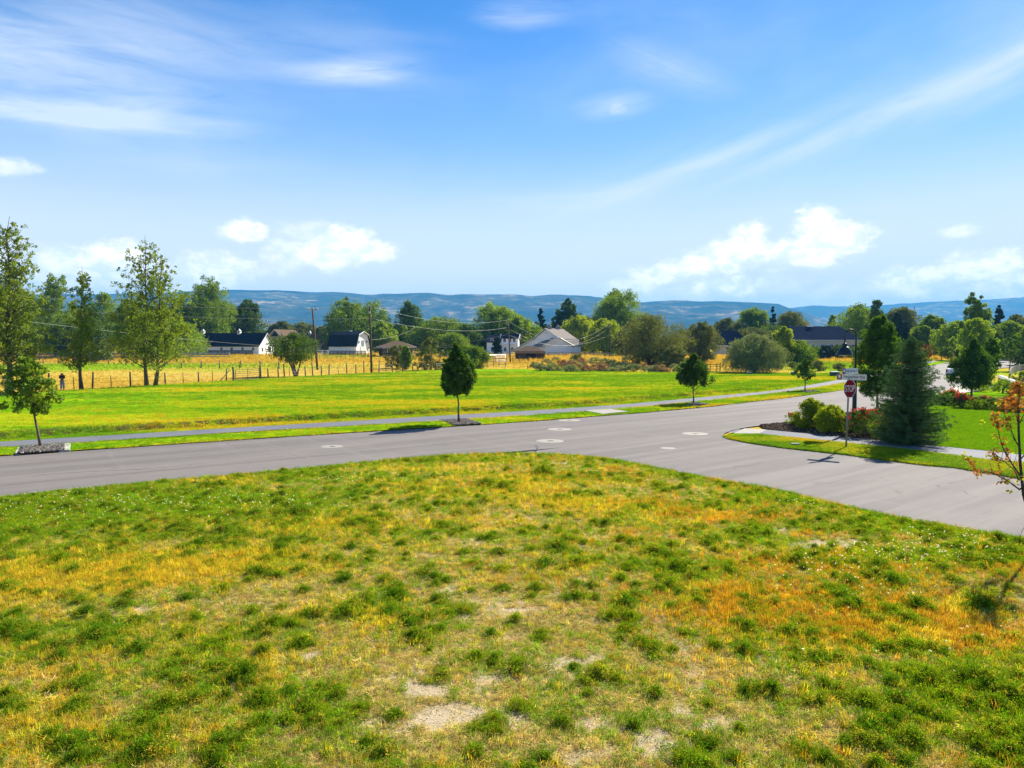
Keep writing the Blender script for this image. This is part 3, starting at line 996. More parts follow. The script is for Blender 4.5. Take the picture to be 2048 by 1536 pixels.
def tree(name, label, loc, h, r, prof='round', mat='leaf_mid', bark='bark', z0=.25, n=90, per=45, leaf=(.12, .08), trunk=.08, lean=(0, 0), limbs=7, seed=0, cat='tree',
         group=None, surf=.45, lump=.3, rc=.22, spires=0, sx=1.0, stems=1, up=0.0, core=True):
    rng = np.random.default_rng(seed + 1000)
    root = empty(name, loc, 0)
    tag(root, label, cat, group)
    zc = h * z0
    C_, rad = prof_clumps(rng, n, zc + r * .1, h - r * rc * .5, r, PROF[prof], surf, lump, rc)
    if spires > 0:
        CC = []; RR = []
        for s_ in range(spires):
            a = rng.random() * 6.28; rr = r * .55 * rng.random() ** .5 if s_ else 0
            hh = h * rng.uniform(.84, 1.0) if s_ else h
            c2, r2 = prof_clumps(rng, max(8, n // spires), zc, hh - r * .05, r * .55, PROF[prof], surf, lump, rc * 1.5)
            c2[:, 0] += math.cos(a) * rr; c2[:, 1] += math.sin(a) * rr
            CC.append(c2); RR.append(r2)
        C_ = np.concatenate(CC); rad = np.concatenate(RR)
    C_[:, 0] *= sx
    ln = np.array([lean[0], lean[1]])
    C_[:, :2] += ln[None] * (C_[:, 2:3] / h)
    V, Fc, T = leafquads(rng, C_, rad, per, leaf[0], leaf[1], up=up)
    me = npmesh('crown', V, Fc, {'tone': T})
    link('crown', me, M[mat], root)
    mb = MB()
    for st_ in range(stems):
        sa = rng.random() * 6.28
        so = (stems > 1) * r * .16
        base = Vector((math.cos(sa) * so * .25, math.sin(sa) * so * .25, -.05))
        pts = [base]
        top = h * (.86 if stems == 1 else .8)
        K = 7
        for i in range(1, K + 1):
            t = i / K
            pts.append(Vector((base.x + ln[0] * t + math.cos(sa) * so * t * 3 + rng.normal() * r * .02, base.y + ln[1] * t + math.sin(sa) * so * t * 3 + rng.normal() * r * .02, top * t)))
        rads = [trunk * 1.25] + [trunk * (1 - .85 * (i / K) ** .9) for i in range(1, K + 1)]
        mb.tube(pts, rads, 7)
    idx = rng.permutation(len(C_))[:limbs]
    for j in idx:
        c = Vector(C_[j])
        t0 = max(.12, min(.85, (c.z / h) * .72))
        s_ = Vector((ln[0] * t0, ln[1] * t0, h * t0 * .92))
        mid = s_.lerp(c, .5) + Vector((0, 0, r * .08))
        mb.tube([s_, mid, c], [trunk * .42, trunk * .25, trunk * .08], 5)
    mb.build('trunk', M[bark], root, smooth=True)
    return root


def conifer(name, label, loc, h, r, mat='leaf_conifer', seed=0, tiers=22, per_tier=9, needle=(.22, .05), dens=26, z0=.06, lean=0, group=None, loose=.25, cat='conifer tree', taper=.85):
    rng = np.random.default_rng(seed + 500)
    root = empty(name, loc)
    tag(root, label, cat, group)
    Cs = []; rads = []
    mb = MB()
    mb.tube([(0, 0, -.05), (lean * .4, 0, h * .5), (lean, 0, h * .985)], [r * .055, r * .035, r * .008], 7)
    for i in range(tiers):
        t = i / (tiers - 1)
        z = h * (z0 + (1 - z0) * t * .97)
        R_ = r * ((1 - t) ** taper) * min(1, .75 + t * 1.6) + r * .04
        for k in range(max(4, int(per_tier * (1 - t * .5)))):
            a = rng.random() * 6.28
            L = R_ * rng.uniform(1 - loose * 1.4, 1 + loose * .5)
            zz = z + rng.normal() * h * .012
            rise = L * (.15 + .35 * t)
            m = max(3, int(7 * L / r) + 2)
            for q in range(m):
                u = (q + .7) / m
                dz = -L * .18 * math.sin(u * 2.2) + rise * u * u
                Cs.append((math.cos(a) * L * u + lean * t, math.sin(a) * L * u, zz + dz)); rads.append(r * .085 * (1.25 - u * .6))
            if i % 2 == 0:
                mb.tube([(lean * t, 0, zz), (math.cos(a) * L * .85 + lean * t, math.sin(a) * L * .85, zz - L * .1 + rise * .7)], [r * .014, r * .005], 4, False)
    C_ = np.array(Cs); rd = np.array(rads)
    V, Fc, T = leafquads(rng, C_, rd, dens, needle[0], needle[1], up=.3, flat=.6)
    link('crown', npmesh('crown', V, Fc, {'tone': T}), M[mat], root)
    mb.build('trunk', M['bark_dark'], root)
    return root


def shrub(name, label, loc, h, r, mat, seed=0, n=60, per=40, leaf=(.06, .04), prof='dome', cat='shrub', group=None, flowers=None, rc=.25, sx=1.0, lump=.3, surf=.35, up=0.4):
    rng = np.random.default_rng(seed + 70)
    root = empty(name, loc)
    tag(root, label, cat, group)
    C_, rad = prof_clumps(rng, n, .05 * h, h * .93, r, PROF[prof], surf, lump, rc)
    C_[:, 0] *= sx
    V, Fc, T = leafquads(rng, C_, rad, per, leaf[0], leaf[1], up=up)
    link('foliage', npmesh('foliage', V, Fc, {'tone': T}), M[mat], root)
    mb = MB()
    for j in rng.permutation(len(C_))[:9]:
        mb.tube([(rng.normal() * r * .05, rng.normal() * r * .05, -.04), Vector(C_[j]) * .55 + Vector((0, 0, h * .05)), C_[j]], [r * .03, r * .02, r * .008], 4)
    mb.build('stem', M['bark'], root)
    if flowers:
        fm, cnt, size = flowers
        top = C_[(C_[:, 2] > h * .35)]
        if len(top):
            pick = top[rng.integers(0, len(top), cnt)]
            dirs = rng.normal(size=(cnt, 3)); dirs[:, 2] = np.abs(dirs[:, 2]); dirs[:, 1] -= .4
            dirs /= np.linalg.norm(dirs, axis=1)[:, None]
            pc = pick + dirs * (r * rc * 1.05)
            V, Fc, T = leafquads(rng, pc, np.full(cnt, size * .5), 9, size * .7, size * .6)
            link('blossom', npmesh('blossom', V, Fc, {'tone': T}), M[fm], root)
    return root


# --- street trees
def street(px, py, top, wpx, label, seed, prof='oval', n=130, per=60, z0=.36, lean=(0, 0), trunk=.055, leaf=(.105, .075), mat='leaf_street', rc=.2, **k):
    p = at(px, py, .03)
    s = F / p.y
    h = zat(top, p.y) - p.z
    return tree(k.pop('name', 'street_tree'), label, p, h, wpx / 2 / s * 1.04, prof, mat, 'bark', z0, n, per, leaf, trunk, lean, 8, seed, rc=rc, group=k.pop('group', 'young street trees along the road'), **k)


tree_main = street(918, 848, 682, 63, 'egg-shaped dark green street tree with pointed top, in the middle of the verge', 1, 'egg', n=420, per=75, z0=.34, surf=.5, rc=.2, lean=(-.12, 0), lump=.15, trunk=.06)
street(1387, 808, 706, 58, 'dark green street tree with wide lower crown, behind the manhole covers', 2, 'egg', n=280, per=70, z0=.34, lump=.3, trunk=.06)
street(1610, 783, 716, 38, 'smallest street tree, on the verge left of the stop sign', 3, 'oval', n=110, per=45, z0=.34, leaf=(.13, .09), trunk=.06)
street(82, 897, 714, 90, 'leaning street tree with loose leaves in the gravel square at left', 4, 'round', n=110, per=60, z0=.36, lean=(-.55, 0), trunk=.06, rc=.24, lump=.5, mat='leaf_mid', leaf=(.13, .09), surf=.6)
street(1755, 820, 627, 84, 'tall columnar dark green street tree behind the street lamp', 5, 'column', n=620, per=60, z0=.12, trunk=.08, rc=.2)
street(1943, 795, 676, 68, 'broad dark street tree in front of the white pickup truck', 6, 'egg', n=420, per=60, z0=.14, leaf=(.13, .09), trunk=.08, rc=.22)
street(1980, 772, 674, 34, 'narrow dark street tree just right of the pickup truck tree', 7, 'column', n=200, per=45, z0=.25, leaf=(.16, .11), trunk=.08)
street(1883, 719, 683, 20, 'tiny distant round street tree beside the curving path', 8, 'round', n=45, per=35, z0=.35, leaf=(.3, .2), trunk=.1)
street(1904, 725, 672, 26, 'light green distant street tree where the path meets the road', 9, 'round', n=50, per=35, z0=.3, leaf=(.3, .2), trunk=.1, mat='leaf_bright')
street(1851, 730, 688, 22, 'small orange-leaved tree beside the far road', 10, 'round', n=45, per=35, z0=.3, leaf=(.25, .17), trunk=.08, mat='leaf_orange')
street(2019, 741, 666, 36, 'distant round street tree at the right edge', 11, 'round', n=60, per=40, z0=.32, leaf=(.25, .17), trunk=.09)

# --- the tall loose trees by the pasture fence
def loose_tree(px, py, top, wpx, label, seed, limbs_n=60, z0=.14, lean=.5, trunk=.2, stems=1, open_top=.5, mat='leaf_aspen'):
    """airy tree built limb by limb: stem, rising limbs, leaves strung along the outer part of each"""
    rng = np.random.default_rng(seed)
    p = at(px, py, 0)
    h = zat(top, p.y) - p.z; r = wpx / 2 * p.y / F
    root = empty('aspen_tree', p); tag(root, label, 'tree')
    mb = MB(); Cc = []; Rr = []
    for st in range(stems):
        side = (st - (stems - 1) / 2) * .9
        hh = h * (1 - .12 * st)
        ax = [Vector((side * .9, 0, -.05))]
        for i in range(1, 9):
            t = i / 8
            ax.append(Vector((side * .9 * (1 - t) + side * .5 + lean * t + side * r * .30 * t + rng.normal() * .06, rng.normal() * .08 + side * .25 * t, hh * t)))
        mb.tube(ax, [trunk * 1.3] + [trunk * (1 - .93 * (i / 8) ** .8) for i in range(1, 9)], 8)
        def axis(t):
            f_ = t * 8; i = min(7, int(f_)); return ax[i].lerp(ax[i + 1], f_ - i)
        n_l = limbs_n // stems
        for k in range(n_l):
            t = z0 + (1 - z0) * (k + rng.random()) / n_l * .97
            prof = np.interp(t, [0, .12, .3, .5, .7, .88, 1], [.75, 1.05, 1.05, .8, .6, .45, .2])
            L = r * prof * rng.uniform(.65, 1.2)
            a_ = rng.random() * 6.28
            rise = rng.uniform(.25, .8) + t * .9
            d = Vector((math.cos(a_), math.sin(a_), rise)).normalized()
            s0 = axis(t * .93)
            L = L * (1.0 + .35 * rise)
            pts = [s0]
            for q in range(1, 5):
                u = q / 4
                pts.append(s0 + d * L * u + Vector((0, 0, -L * .16 * u * (1 - t) * u)) + Vector(rng.normal(size=3)) * L * .035)
            b0 = trunk * .34 * (1 - t * .75)
            mb.tube(pts, [b0, b0 * .75, b0 * .5, b0 * .3, b0 * .12], 5, False)
            dens = np.interp(t, [0, .5, .8, 1], [1.5, 1.2, open_top + .05, open_top * .8])
            m = max(3, int(L * 3.6 * dens))
            for q in range(m):
                u = rng.uniform(.22, 1.0)
                f_ = u * 4; i = min(3, int(f_)); c = pts[i].lerp(pts[i + 1], f_ - i)
                w_ = L * .20 * (1.1 - .6 * u)
                Cc.append(tuple(c + Vector(rng.normal(size=3)) * w_ * .8)); Rr.append(rng.uniform(.14, .38) * (1.25 - .6 * t))
    C_ = np.array(Cc); rd = np.array(Rr)
    V, Fc, T = leafquads(rng, C_, rd, 14, .19, .13, up=-.1, shell=.5)
    link('crown', npmesh('crown', V, Fc, {'tone': T}), M[mat], root)
    mb.build('trunk', M['bark'], root, smooth=True)
    return root


loose_tree(18, 787, 432, 150, 'tallest loose-crowned tree at the far left edge', 21, 120, .12, .5, .26, open_top=.7)
loose_tree(163, 780, 532, 70, 'slim tree with leafy side shoots between the woman and the twin-trunked tree', 22, 90, .17, .35, .17, open_top=.7)
loose_tree(302, 775, 470, 138, 'tall twin-trunked tree with open airy top beside the fence', 23, 130, .13, .6, .2, 2, open_top=.7)

# --- trees of the farms, far behind
def bg(px, top, wpx, depth, kind, label, seed, name='farm_tree', **k):
    p = gnd(px, depth, -.1)
    h = zat(top, depth) - p.z
    r_ = wpx / 2 * depth / F * (1.34 if kind in ('cotton', 'dark', 'round', 'bright') else 1.05)
    ls = depth * .0021
    D = dict(
        cotton=dict(prof='column', mat='leaf_mid', n=260, per=95, z0=.04, spires=6, rc=.21),
        dark=dict(prof='round', mat='leaf_dark', n=200, per=90, z0=.03, rc=.27),
        round=dict(prof='round', mat='leaf_mid', n=200, per=90, z0=.03, rc=.27),
        bright=dict(prof='round', mat='leaf_bright', n=200, per=90, z0=.03, rc=.26),
        olive=dict(prof='round', mat='leaf_olive', n=240, per=85, z0=.03, rc=.22, bark='bark_dark'),
        silver=dict(prof='dome', mat='leaf_silver', n=170, per=55, z0=.0, rc=.2, up=.6),
        column=dict(prof='column', mat='leaf_dark', n=140, per=60, z0=.03, rc=.34),
    )[kind]
    D = dict(D); D.update(k)
    D.setdefault('leaf', (ls, ls * .7)); D.setdefault('trunk', max(.12, r_ * .05))
    return tree(name, label, p, h, r_, seed=seed, surf=D.pop('surf', .42), **D)


bg(112, 548, 80, 215, 'cotton', 'pale cottonwood behind the tallest loose tree at left', 31, mat='leaf_mid')
bg(45, 575, 90, 225, 'dark', 'dark green tree half hidden behind the tallest loose tree', 32)
bg(215, 582, 66, 205, 'round', 'green tree behind the slim fence tree', 33)
bg(262, 598, 50, 200, 'round', 'shorter green tree just left of the twin-trunked tree', 34)
bg(-30, 560, 120, 230, 'dark', 'dark broad tree cut by the left edge', 35)
bg(135, 640, 70, 190, 'dark', 'very dark low tree behind the blue pasture rail', 36)
bg(190, 648, 60, 188, 'dark', 'low dark tree behind the slim fence tree trunk', 37)
bg(350, 640, 90, 192, 'round', 'low rounded tree left of the long white barn', 38)
bg(420, 550, 104, 250, 'cotton', 'large two-tone cottonwood behind the long white barn', 39, n=340, spires=8)
bg(365, 590, 50, 255, 'dark', 'dark tree between the twin-trunked tree and the large cottonwood', 40)
bg(497, 598, 50, 262, 'dark', 'narrow dark tree over the right end of the long barn roof', 41)
bg(565, 641, 52, 300, 'olive', 'olive tree above the brown gabled house', 42)
bg(605, 643, 56, 305, 'bright', 'yellow-green tree above the brown roof left of the first utility pole', 43, mat='leaf_olive')
bg(645, 652, 44, 300, 'olive', 'low olive tree between the first utility pole and the black gambrel barn', 44)
bg(717, 592, 116, 262, 'cotton', 'large cottonwood behind the black-roofed gambrel barn', 45, n=380, spires=9)
bg(765, 640, 44, 250, 'bright', 'light green lower tree right of the gambrel barn cottonwood', 46)
bg(817, 601, 66, 270, 'dark', 'dark upright tree standing alone against the hills', 47, spires=3)
bg(800, 650, 50, 262, 'round', 'low green tree behind the brown ranch house', 48)
bg(880, 632, 80, 245, 'round', 'dense green tree behind the egg-shaped street tree', 49)
bg(930, 648, 60, 240, 'dark', 'dark tree just right of the egg-shaped street tree top', 50)
bg(982, 603, 92, 250, 'bright', 'bright green spreading cottonwood above the white farmhouse', 51, n=300, spires=6)
bg(1040, 628, 50, 246, 'bright', 'lighter green tree right of the third utility pole', 52)
conifer('spruce_tree', 'dark blue spruce left of the grey-roofed barn', gnd(1081, 255), zat(617, 255) - float(H(0, 255)), 19 * 255 / F, seed=53, needle=(.8, .4), dens=26, taper=.6, tiers=16, per_tier=8)
conifer('spruce_tree', 'dark spruce rising behind the barn cupolas', gnd(1118, 262), zat(627, 262) - float(H(0, 262)), 20 * 262 / F, seed=54, needle=(.8, .4), dens=26, taper=.6, tiers=16, per_tier=8)
conifer('spruce_tree', 'small spruce in front of the white farmhouse', gnd(993, 205), zat(672, 205) - float(H(0, 205)), 12 * 205 / F, seed=55, needle=(.6, .3), dens=22, taper=.6, tiers=14, per_tier=8)
bg(1135, 597, 52, 285, 'cotton', 'twin-topped poplar behind the barn cupolas', 56, mat='leaf_dark', spires=3)
bg(1160, 629, 56, 235, 'bright', 'lime green weeping willow above the grey barn wing', 57, mat='leaf_lime', prof='dome', name='willow_tree')
bg(1208, 634, 56, 215, 'bright', 'second lime willow wrapped around the fourth utility pole', 58, mat='leaf_lime', prof='dome', name='willow_tree')
bg(1230, 577, 106, 262, 'cotton', 'tallest dense cottonwood right of the willows', 59, n=380, spires=8)
bg(1175, 632, 60, 262, 'olive', 'olive tree behind the lime willows', 60)
bg(1300, 626, 132, 140, 'olive', 'wide dark-limbed olive tree behind the sagebrush', 61, n=380, per=60, prof='spread', trunk=.35, limbs=22, stems=3, name='olive_tree', surf=.6)
bg(1402, 641, 76, 155, 'olive', 'smaller dark-limbed olive tree left of the silver bush', 62, n=260, per=60, prof='spread', trunk=.3, limbs=16, stems=2, name='olive_tree', surf=.6)
bg(1345, 690, 60, 132, 'silver', 'low grey-green shrub mass below the wide olive tree', 63, mat='leaf_olive', name='willow_shrub', cat='shrub')
bg(1452, 636, 72, 280, 'olive', 'rounded olive tree behind the slate-roofed shed', 64)
bg(1503, 612, 56, 285, 'dark', 'dark green tree left of the distant spruce', 65, mat='leaf_mid')
conifer('spruce_tree', 'distant spruce between the two far houses', gnd(1543, 280), zat(614, 280) - float(H(0, 280)), 15 * 280 / F, seed=66, needle=(.8, .4), dens=24, taper=.6, tiers=14, per_tier=8)
bg(1580, 620, 76, 275, 'olive', 'broad olive tree over the left end of the slate-roofed house', 67, prof='round')
bg(1566, 652, 34, 150, 'bright', 'small lime tree beside the left corner of the slate-roofed house', 68, mat='leaf_lime')
bg(1508, 667, 114, 112, 'silver', 'big round silvery bush at the lawn edge', 69, name='silver_bush', cat='bush', n=700, per=70, leaf=(.22, .1), rc=.17, surf=.5)
bg(1596, 680, 52, 150, 'round', 'clipped round green bush in front of the slate-roofed house', 70, name='round_bush', cat='bush', prof='dome', z0=0, n=120)
bg(1662, 629, 18, 300, 'bright', 'tiny pale poplar above the slate roof ridge', 71)
bg(1716, 606, 76, 205, 'dark', 'rounded dark tree right of the slate-roofed house', 72, mat='leaf_mid')
bg(1748, 594, 30, 190, 'column', 'dark columnar poplar rising above the street lamp', 73)
bg(1797, 612, 84, 235, 'olive', 'wide olive tree behind the spruce top', 74, prof='round')
bg(1790, 621, 26, 175, 'column', 'narrow dark cypress left of the spruce top', 75, mat='leaf_conifer')
bg(1806, 642, 22, 172, 'column', 'shorter dark cypress beside the narrow one', 76, mat='leaf_conifer')
bg(1842, 650, 46, 190, 'olive', 'yellow-green tree between cypress and far green tree', 77, mat='leaf_mid')
bg(1860, 628, 44, 200, 'dark', 'green tree above the small orange tree', 78, mat='leaf_mid')
bg(1760, 650, 60, 200, 'round', 'low green tree behind the columnar street tree', 79)
bg(1940, 585, 56, 185, 'cotton', 'tall green tree against the right-hand hill', 80, spires=4)
bg(1912, 640, 60, 170, 'bright', 'bright green tree below the tall right-hand tree', 81)
bg(1952, 632, 46, 130, 'round', 'light green tree rising behind the broad street tree', 82, mat='leaf_bright')
conifer('spruce_tree', 'dark spruce near the right edge against the hill', gnd(1993, 200), zat(610, 200) - float(H(0, 200)), 24 * 200 / F, seed=83, needle=(.6, .3), dens=24, taper=.6, tiers=18, per_tier=9)
bg(2030, 628, 60, 215, 'olive', 'olive tree at the right edge behind the spruce', 84)
bg(2012, 640, 46, 175, 'bright', 'low bright tree under the right-hand spruce', 85)
bg(2050, 655, 50, 140, 'round', 'dark green tree cut by the right edge', 86)
bg(1980, 655, 40, 160, 'dark', 'dark leafy tree behind the narrow street tree', 87)
# fillers of the tree line
bg(300, 640, 70, 240, 'dark', 'dark tree seen through the twin-trunked tree', 88)
bg(540, 660, 50, 310, 'dark', 'dark tree behind the barn gable peak', 89)
bg(680, 655, 50, 330, 'olive', 'faint olive tree left of the gambrel barn cottonwood', 90)
bg(1500, 655, 90, 240, 'olive', 'olive thicket behind the silver bush', 91)
bg(1645, 668, 200, 330, 'olive', 'low distant olive trees behind the slate-roofed house', 92)
bg(1690, 655, 60, 230, 'olive', 'olive tree behind the right end of the slate roof', 93)
bg(1255, 655, 60, 200, 'olive', 'olive tree between lime willow and wide olive tree', 94)
bg(905, 665, 70, 205, 'olive', 'feathery tree peeking out right of the egg-shaped street tree', 95, mat='leaf_mid')
bg(1010, 655, 60, 262, 'dark', 'dark tree directly behind the white farmhouse roof', 96)
bg(960, 665, 50, 262, 'round', 'green tree behind the low brown farmhouse roof', 97)

for i_, (px_, top_, w_, d_, kd_, lb_) in enumerate([
    (20, 620, 110, 240, 'dark', 'broad dark tree filling the tree line at the left edge'), (85, 605, 80, 245, 'round', 'mid green tree between the two left cottonwoods'),
    (160, 610, 80, 240, 'round', 'green tree in the tree line behind the slim fence tree'), (240, 632, 70, 235, 'dark', 'dark rounded tree low in the left tree line'),
    (330, 612, 80, 262, 'round', 'green tree in the tree line right behind the twin-trunked tree'), (385, 640, 70, 244, 'dark', 'dark tree low behind the left end of the long barn'),
    (450, 600, 70, 275, 'cotton', 'cottonwood between the large two-tone cottonwood and the barn gable'), (475, 645, 60, 268, 'dark', 'low dark tree behind the barn roof'),
    (845, 640, 70, 268, 'dark', 'dark tree filling the gap left of the egg-shaped street tree'), (905, 640, 80, 268, 'dark', 'dark tree filling the gap right of the egg-shaped street tree'),
    (1060, 655, 60, 270, 'dark', 'low dark tree between farmhouse and blue spruce'), (1098, 650, 60, 285, 'dark', 'low dark tree behind the big barn ridge'),
    (1185, 655, 80, 280, 'dark', 'dark tree low behind the willows'), (1270, 640, 60, 250, 'olive', 'olive tree below the tallest dense cottonwood'),
    (1545, 650, 90, 262, 'dark', 'dark tree low behind the silver bush'), (1740, 640, 90, 230, 'dark', 'dark tree mass behind the columnar poplar'),
    (1830, 655, 80, 225, 'round', 'green tree mass behind the spruce'), (1890, 660, 60, 250, 'olive', 'olive tree closing the view down the far road'),
    (1985, 650, 70, 190, 'dark', 'dark tree mass behind the narrow street tree'), (2040, 640, 60, 225, 'dark', 'dark tree mass in the upper right corner of the tree line'),
    (1350, 672, 70, 230, 'olive', 'low olive tree below the far utility pole')]):
    bg(px_, top_, w_, d_, kd_, lb_, 400 + i_)
# --- shrub-like trees on the lawn edge
p = at(592, 752)
tree('spreading_tree', 'wide umbrella-shaped tree with several stems beside the field gate', p, zat(664, p.y) - p.z, 52 * p.y / F, 'spread', 'leaf_dark', 'bark', .3, 150, 55, (.24, .16), .16, (0, 0), 18, 101, rc=.22, stems=4, lump=.35)
bg(795, 686, 50, 128, 'silver', 'grey-green feathery bush right of the second utility pole', 102, mat='leaf_olive', name='tall_bush', cat='bush', n=70, rc=.25)
bg(812, 690, 20, 124, 'column', 'slim bright bush between two grey-green bushes', 103, mat='leaf_bright', name='tall_bush', cat='bush')
bg(862, 672, 58, 122, 'silver', 'grey-green bush left of the egg-shaped street tree', 104, mat='leaf_olive', name='tall_bush', cat='bush', n=110, rc=.2, lump=.6)
bg(938, 690, 56, 128, 'round', 'green bush just right of the egg-shaped street tree', 105, name='tall_bush', cat='bush', prof='dome', z0=0)
bg(205, 700, 40, 165, 'silver', 'greyish bush by the far pasture fence', 106, name='tall_bush', cat='bush')
p = at(8, 800)
shrub('low_bush', 'dark tangled bush at the foot of the tallest left tree', p, 2.0, 1.1, 'leaf_dark', 107, 60, 35, (.14, .09))

# --- sagebrush band
rs = np.random.default_rng(9)
protos = []
for i in range(4):
    mt = ['leaf_sage', 'leaf_rust', 'leaf_sage', 'leaf_olive'][i]
    o = shrub('sagebrush' if i != 1 else 'dry_shrub', None, (0, 0, 0), 1.0, 1.0, mt, 200 + i, 34, 34, (.2, .1), group=None, rc=.3)
    protos.append(o)


def clone(src, loc, sc, rz=0):
    r_ = src.copy(); COL.objects.link(r_)
    r_.location = loc; r_.scale = sc; r_.rotation_euler = (0, 0, rz)
    for ch in src.children:
        c = ch.copy(); COL.objects.link(c); c.parent = r_
    return r_


LAB = ['grey-green sagebrush mound in the band behind the lawn', 'rust-coloured dry shrub in the sagebrush band behind the lawn',
       'grey-green sagebrush mound in the band behind the lawn', 'olive low shrub in the sagebrush band behind the lawn']
used = [False] * 4
cnt = 0
for row, (x0, x1, ya, yb, step) in enumerate([(1080, 1385, 742, 744, 22), (1065, 1375, 734, 737, 19), (1090, 1360, 728, 730, 24), (1120, 1300, 723, 724, 34), (1560, 1700, 738, 742, 30)]):
    xp = x0
    while xp < x1:
        py = ya + (yb - ya) * (xp - x0) / (x1 - x0) + rs.normal() * .6
        p = at(xp + rs.normal() * 4, py)
        r_ = rs.uniform(.7, 1.25) * (1.0 if row < 3 else 1.2)
        k = int(rs.choice([0, 1, 2, 3], p=[.4, .22, .22, .16]))
        if row == 4: k = 3
        if not used[k]:
            o = protos[k]; o.location = p; o.scale = (r_ * 1.2, r_ * 1.2, r_ * .95); used[k] = True
        else:
            o = clone(protos[k], p, (r_ * 1.2, r_ * 1.2, r_ * rs.uniform(.8, 1.15)), rs.random() * 6)
        lab = LAB[k] if row < 4 else 'olive low shrub in the weeds left of the stop sign'
        tag(o, lab, 'shrub', ['sagebrush mounds behind the lawn', 'rusty dry shrubs behind the lawn', 'sagebrush mounds behind the lawn', 'olive low shrubs'][k] if row < 4 else 'low shrubs in the weeds')
        xp += step * rs.uniform(.75, 1.25)

# --- garden at the corner
def sh(px, py, top, wpx, label, mat, seed, name='garden_shrub', **k):
    p = at(px, py, .04)
    return shrub(name, label, p, zat(top, p.y) - p.z, wpx / 2 * p.y / F, mat, seed, cat=k.pop('cat', 'shrub'), **k)


sh(1622, 858, 794, 58, 'taller lime-topped rounded bush in the mulch bed', 'leaf_limebush', 301, n=260, per=70, leaf=(.07, .05))
sh(1662, 866, 808, 54, 'lower lime-topped bush just left of the stop sign post', 'leaf_limebush', 302, n=260, per=70, leaf=(.07, .05))
sh(1586, 851, 824, 30, 'small reddish flowering bush at the left tip of the mulch bed', 'leaf_mid', 303, n=50, per=40, leaf=(.06, .04), name='rose_bush', flowers=('petal_orange', 60, .09))
sh(1722, 874, 814, 64, 'large rose bush with pink and red blooms right of the stop sign post', 'leaf_dark', 304, n=130, per=50, leaf=(.06, .04), name='rose_bush', flowers=('petal_red', 80, .08))
sh(1748, 868, 818, 50, 'salmon-flowered rose bush against the spruce', 'leaf_dark', 305, n=90, per=45, leaf=(.06, .04), name='rose_bush', flowers=('petal_orange', 90, .09))
sh(1770, 882, 836, 60, 'green low bush between rose bush and spruce', 'leaf_mid', 306, n=80, per=45, leaf=(.06, .04))
sh(1775, 835, 800, 36, 'small bright bush by the trunk of the columnar street tree', 'leaf_bright', 307, n=50, per=40, leaf=(.08, .05))
pp = at(1818, 888, .05)
conifer('spruce_tree', 'nearest big blue-green spruce beside the corner path', pp, zat(674, pp.y) - pp.z, 78 * pp.y / F, 'leaf_spruce', seed=310, tiers=40, per_tier=20, needle=(.085, .018), dens=34, z0=.03, loose=.28, taper=.52)
sh(1903, 806, 780, 44, 'pink-flowered shrub behind the garden lawn, left of the red one', 'leaf_mid', 311, n=70, per=40, leaf=(.1, .07), name='rose_bush', flowers=('petal_orange', 60, .12))
sh(1926, 817, 787, 44, 'red-flowered shrub under the broad street tree', 'leaf_dark', 312, n=80, per=40, leaf=(.1, .07), name='rose_bush', flowers=('petal_red', 70, .13))
sh(1893, 812, 790, 44, 'dark low shrub at the left end of the garden hedge', 'leaf_dark', 313, n=60, per=40, leaf=(.1, .07))
sh(1958, 820, 800, 48, 'feathery green shrub in the middle of the garden hedge', 'leaf_mid', 314, n=60, per=40, leaf=(.1, .05))
sh(1988, 820, 797, 44, 'dark green shrub right of the feathery one', 'leaf_dark', 315, n=60, per=40, leaf=(.1, .07))
sh(1970, 806, 791, 26, 'small rosy shrub behind the garden hedge', 'leaf_mid', 316, n=40, per=35, leaf=(.1, .07), name='rose_bush', flowers=('petal_orange', 40, .12))
sh(2022, 824, 794, 60, 'broad dark shrub behind the autumn tree', 'leaf_dark', 317, n=80, per=40, leaf=(.1, .07))
sh(2005, 786, 758, 40, 'lime green bush by the retaining wall', 'leaf_bright', 318, n=70, per=40, leaf=(.12, .08))
sh(2036, 788, 762, 44, 'mid green bush at the right edge below the wall', 'leaf_mid', 319, n=70, per=40, leaf=(.12, .08))
sh(1960, 782, 770, 46, 'low yellow-green planting along the driveway', 'leaf_bright', 320, n=50, per=35, leaf=(.1, .07))
sh(2044, 765, 742, 40, 'dark bush on top of the retaining wall', 'leaf_dark', 321, n=60, per=35, leaf=(.14, .1))
sh(1850, 800, 778, 40, 'green bush behind the nearest spruce', 'leaf_mid', 322, n=60, per=35, leaf=(.1, .07))

for i_, (px_, top_, w_, lb_, mt_) in enumerate([(1632, 692, 22, 'dark low shrub under the first window of the slate-roofed house', 'leaf_dark'), (1652, 690, 26, 'dark shrub under the middle windows of the slate-roofed house', 'leaf_conifer'),
                                           (1675, 688, 30, 'dark leafy shrub under the right windows of the slate-roofed house', 'leaf_dark'), (1700, 694, 26, 'dark low shrub near the garage door of the slate-roofed house', 'leaf_conifer'), (1575, 690, 24, 'dark shrub at the left corner of the slate-roofed house', 'leaf_dark')]):
    p = gnd(px_, 174, -.1)
    shrub('foundation_shrub', lb_, p, zat(top_, 174) - p.z, w_ / 2 * 174 / F * 1.2, mt_, 500 + i_, n=70, per=50, leaf=(.3, .2))
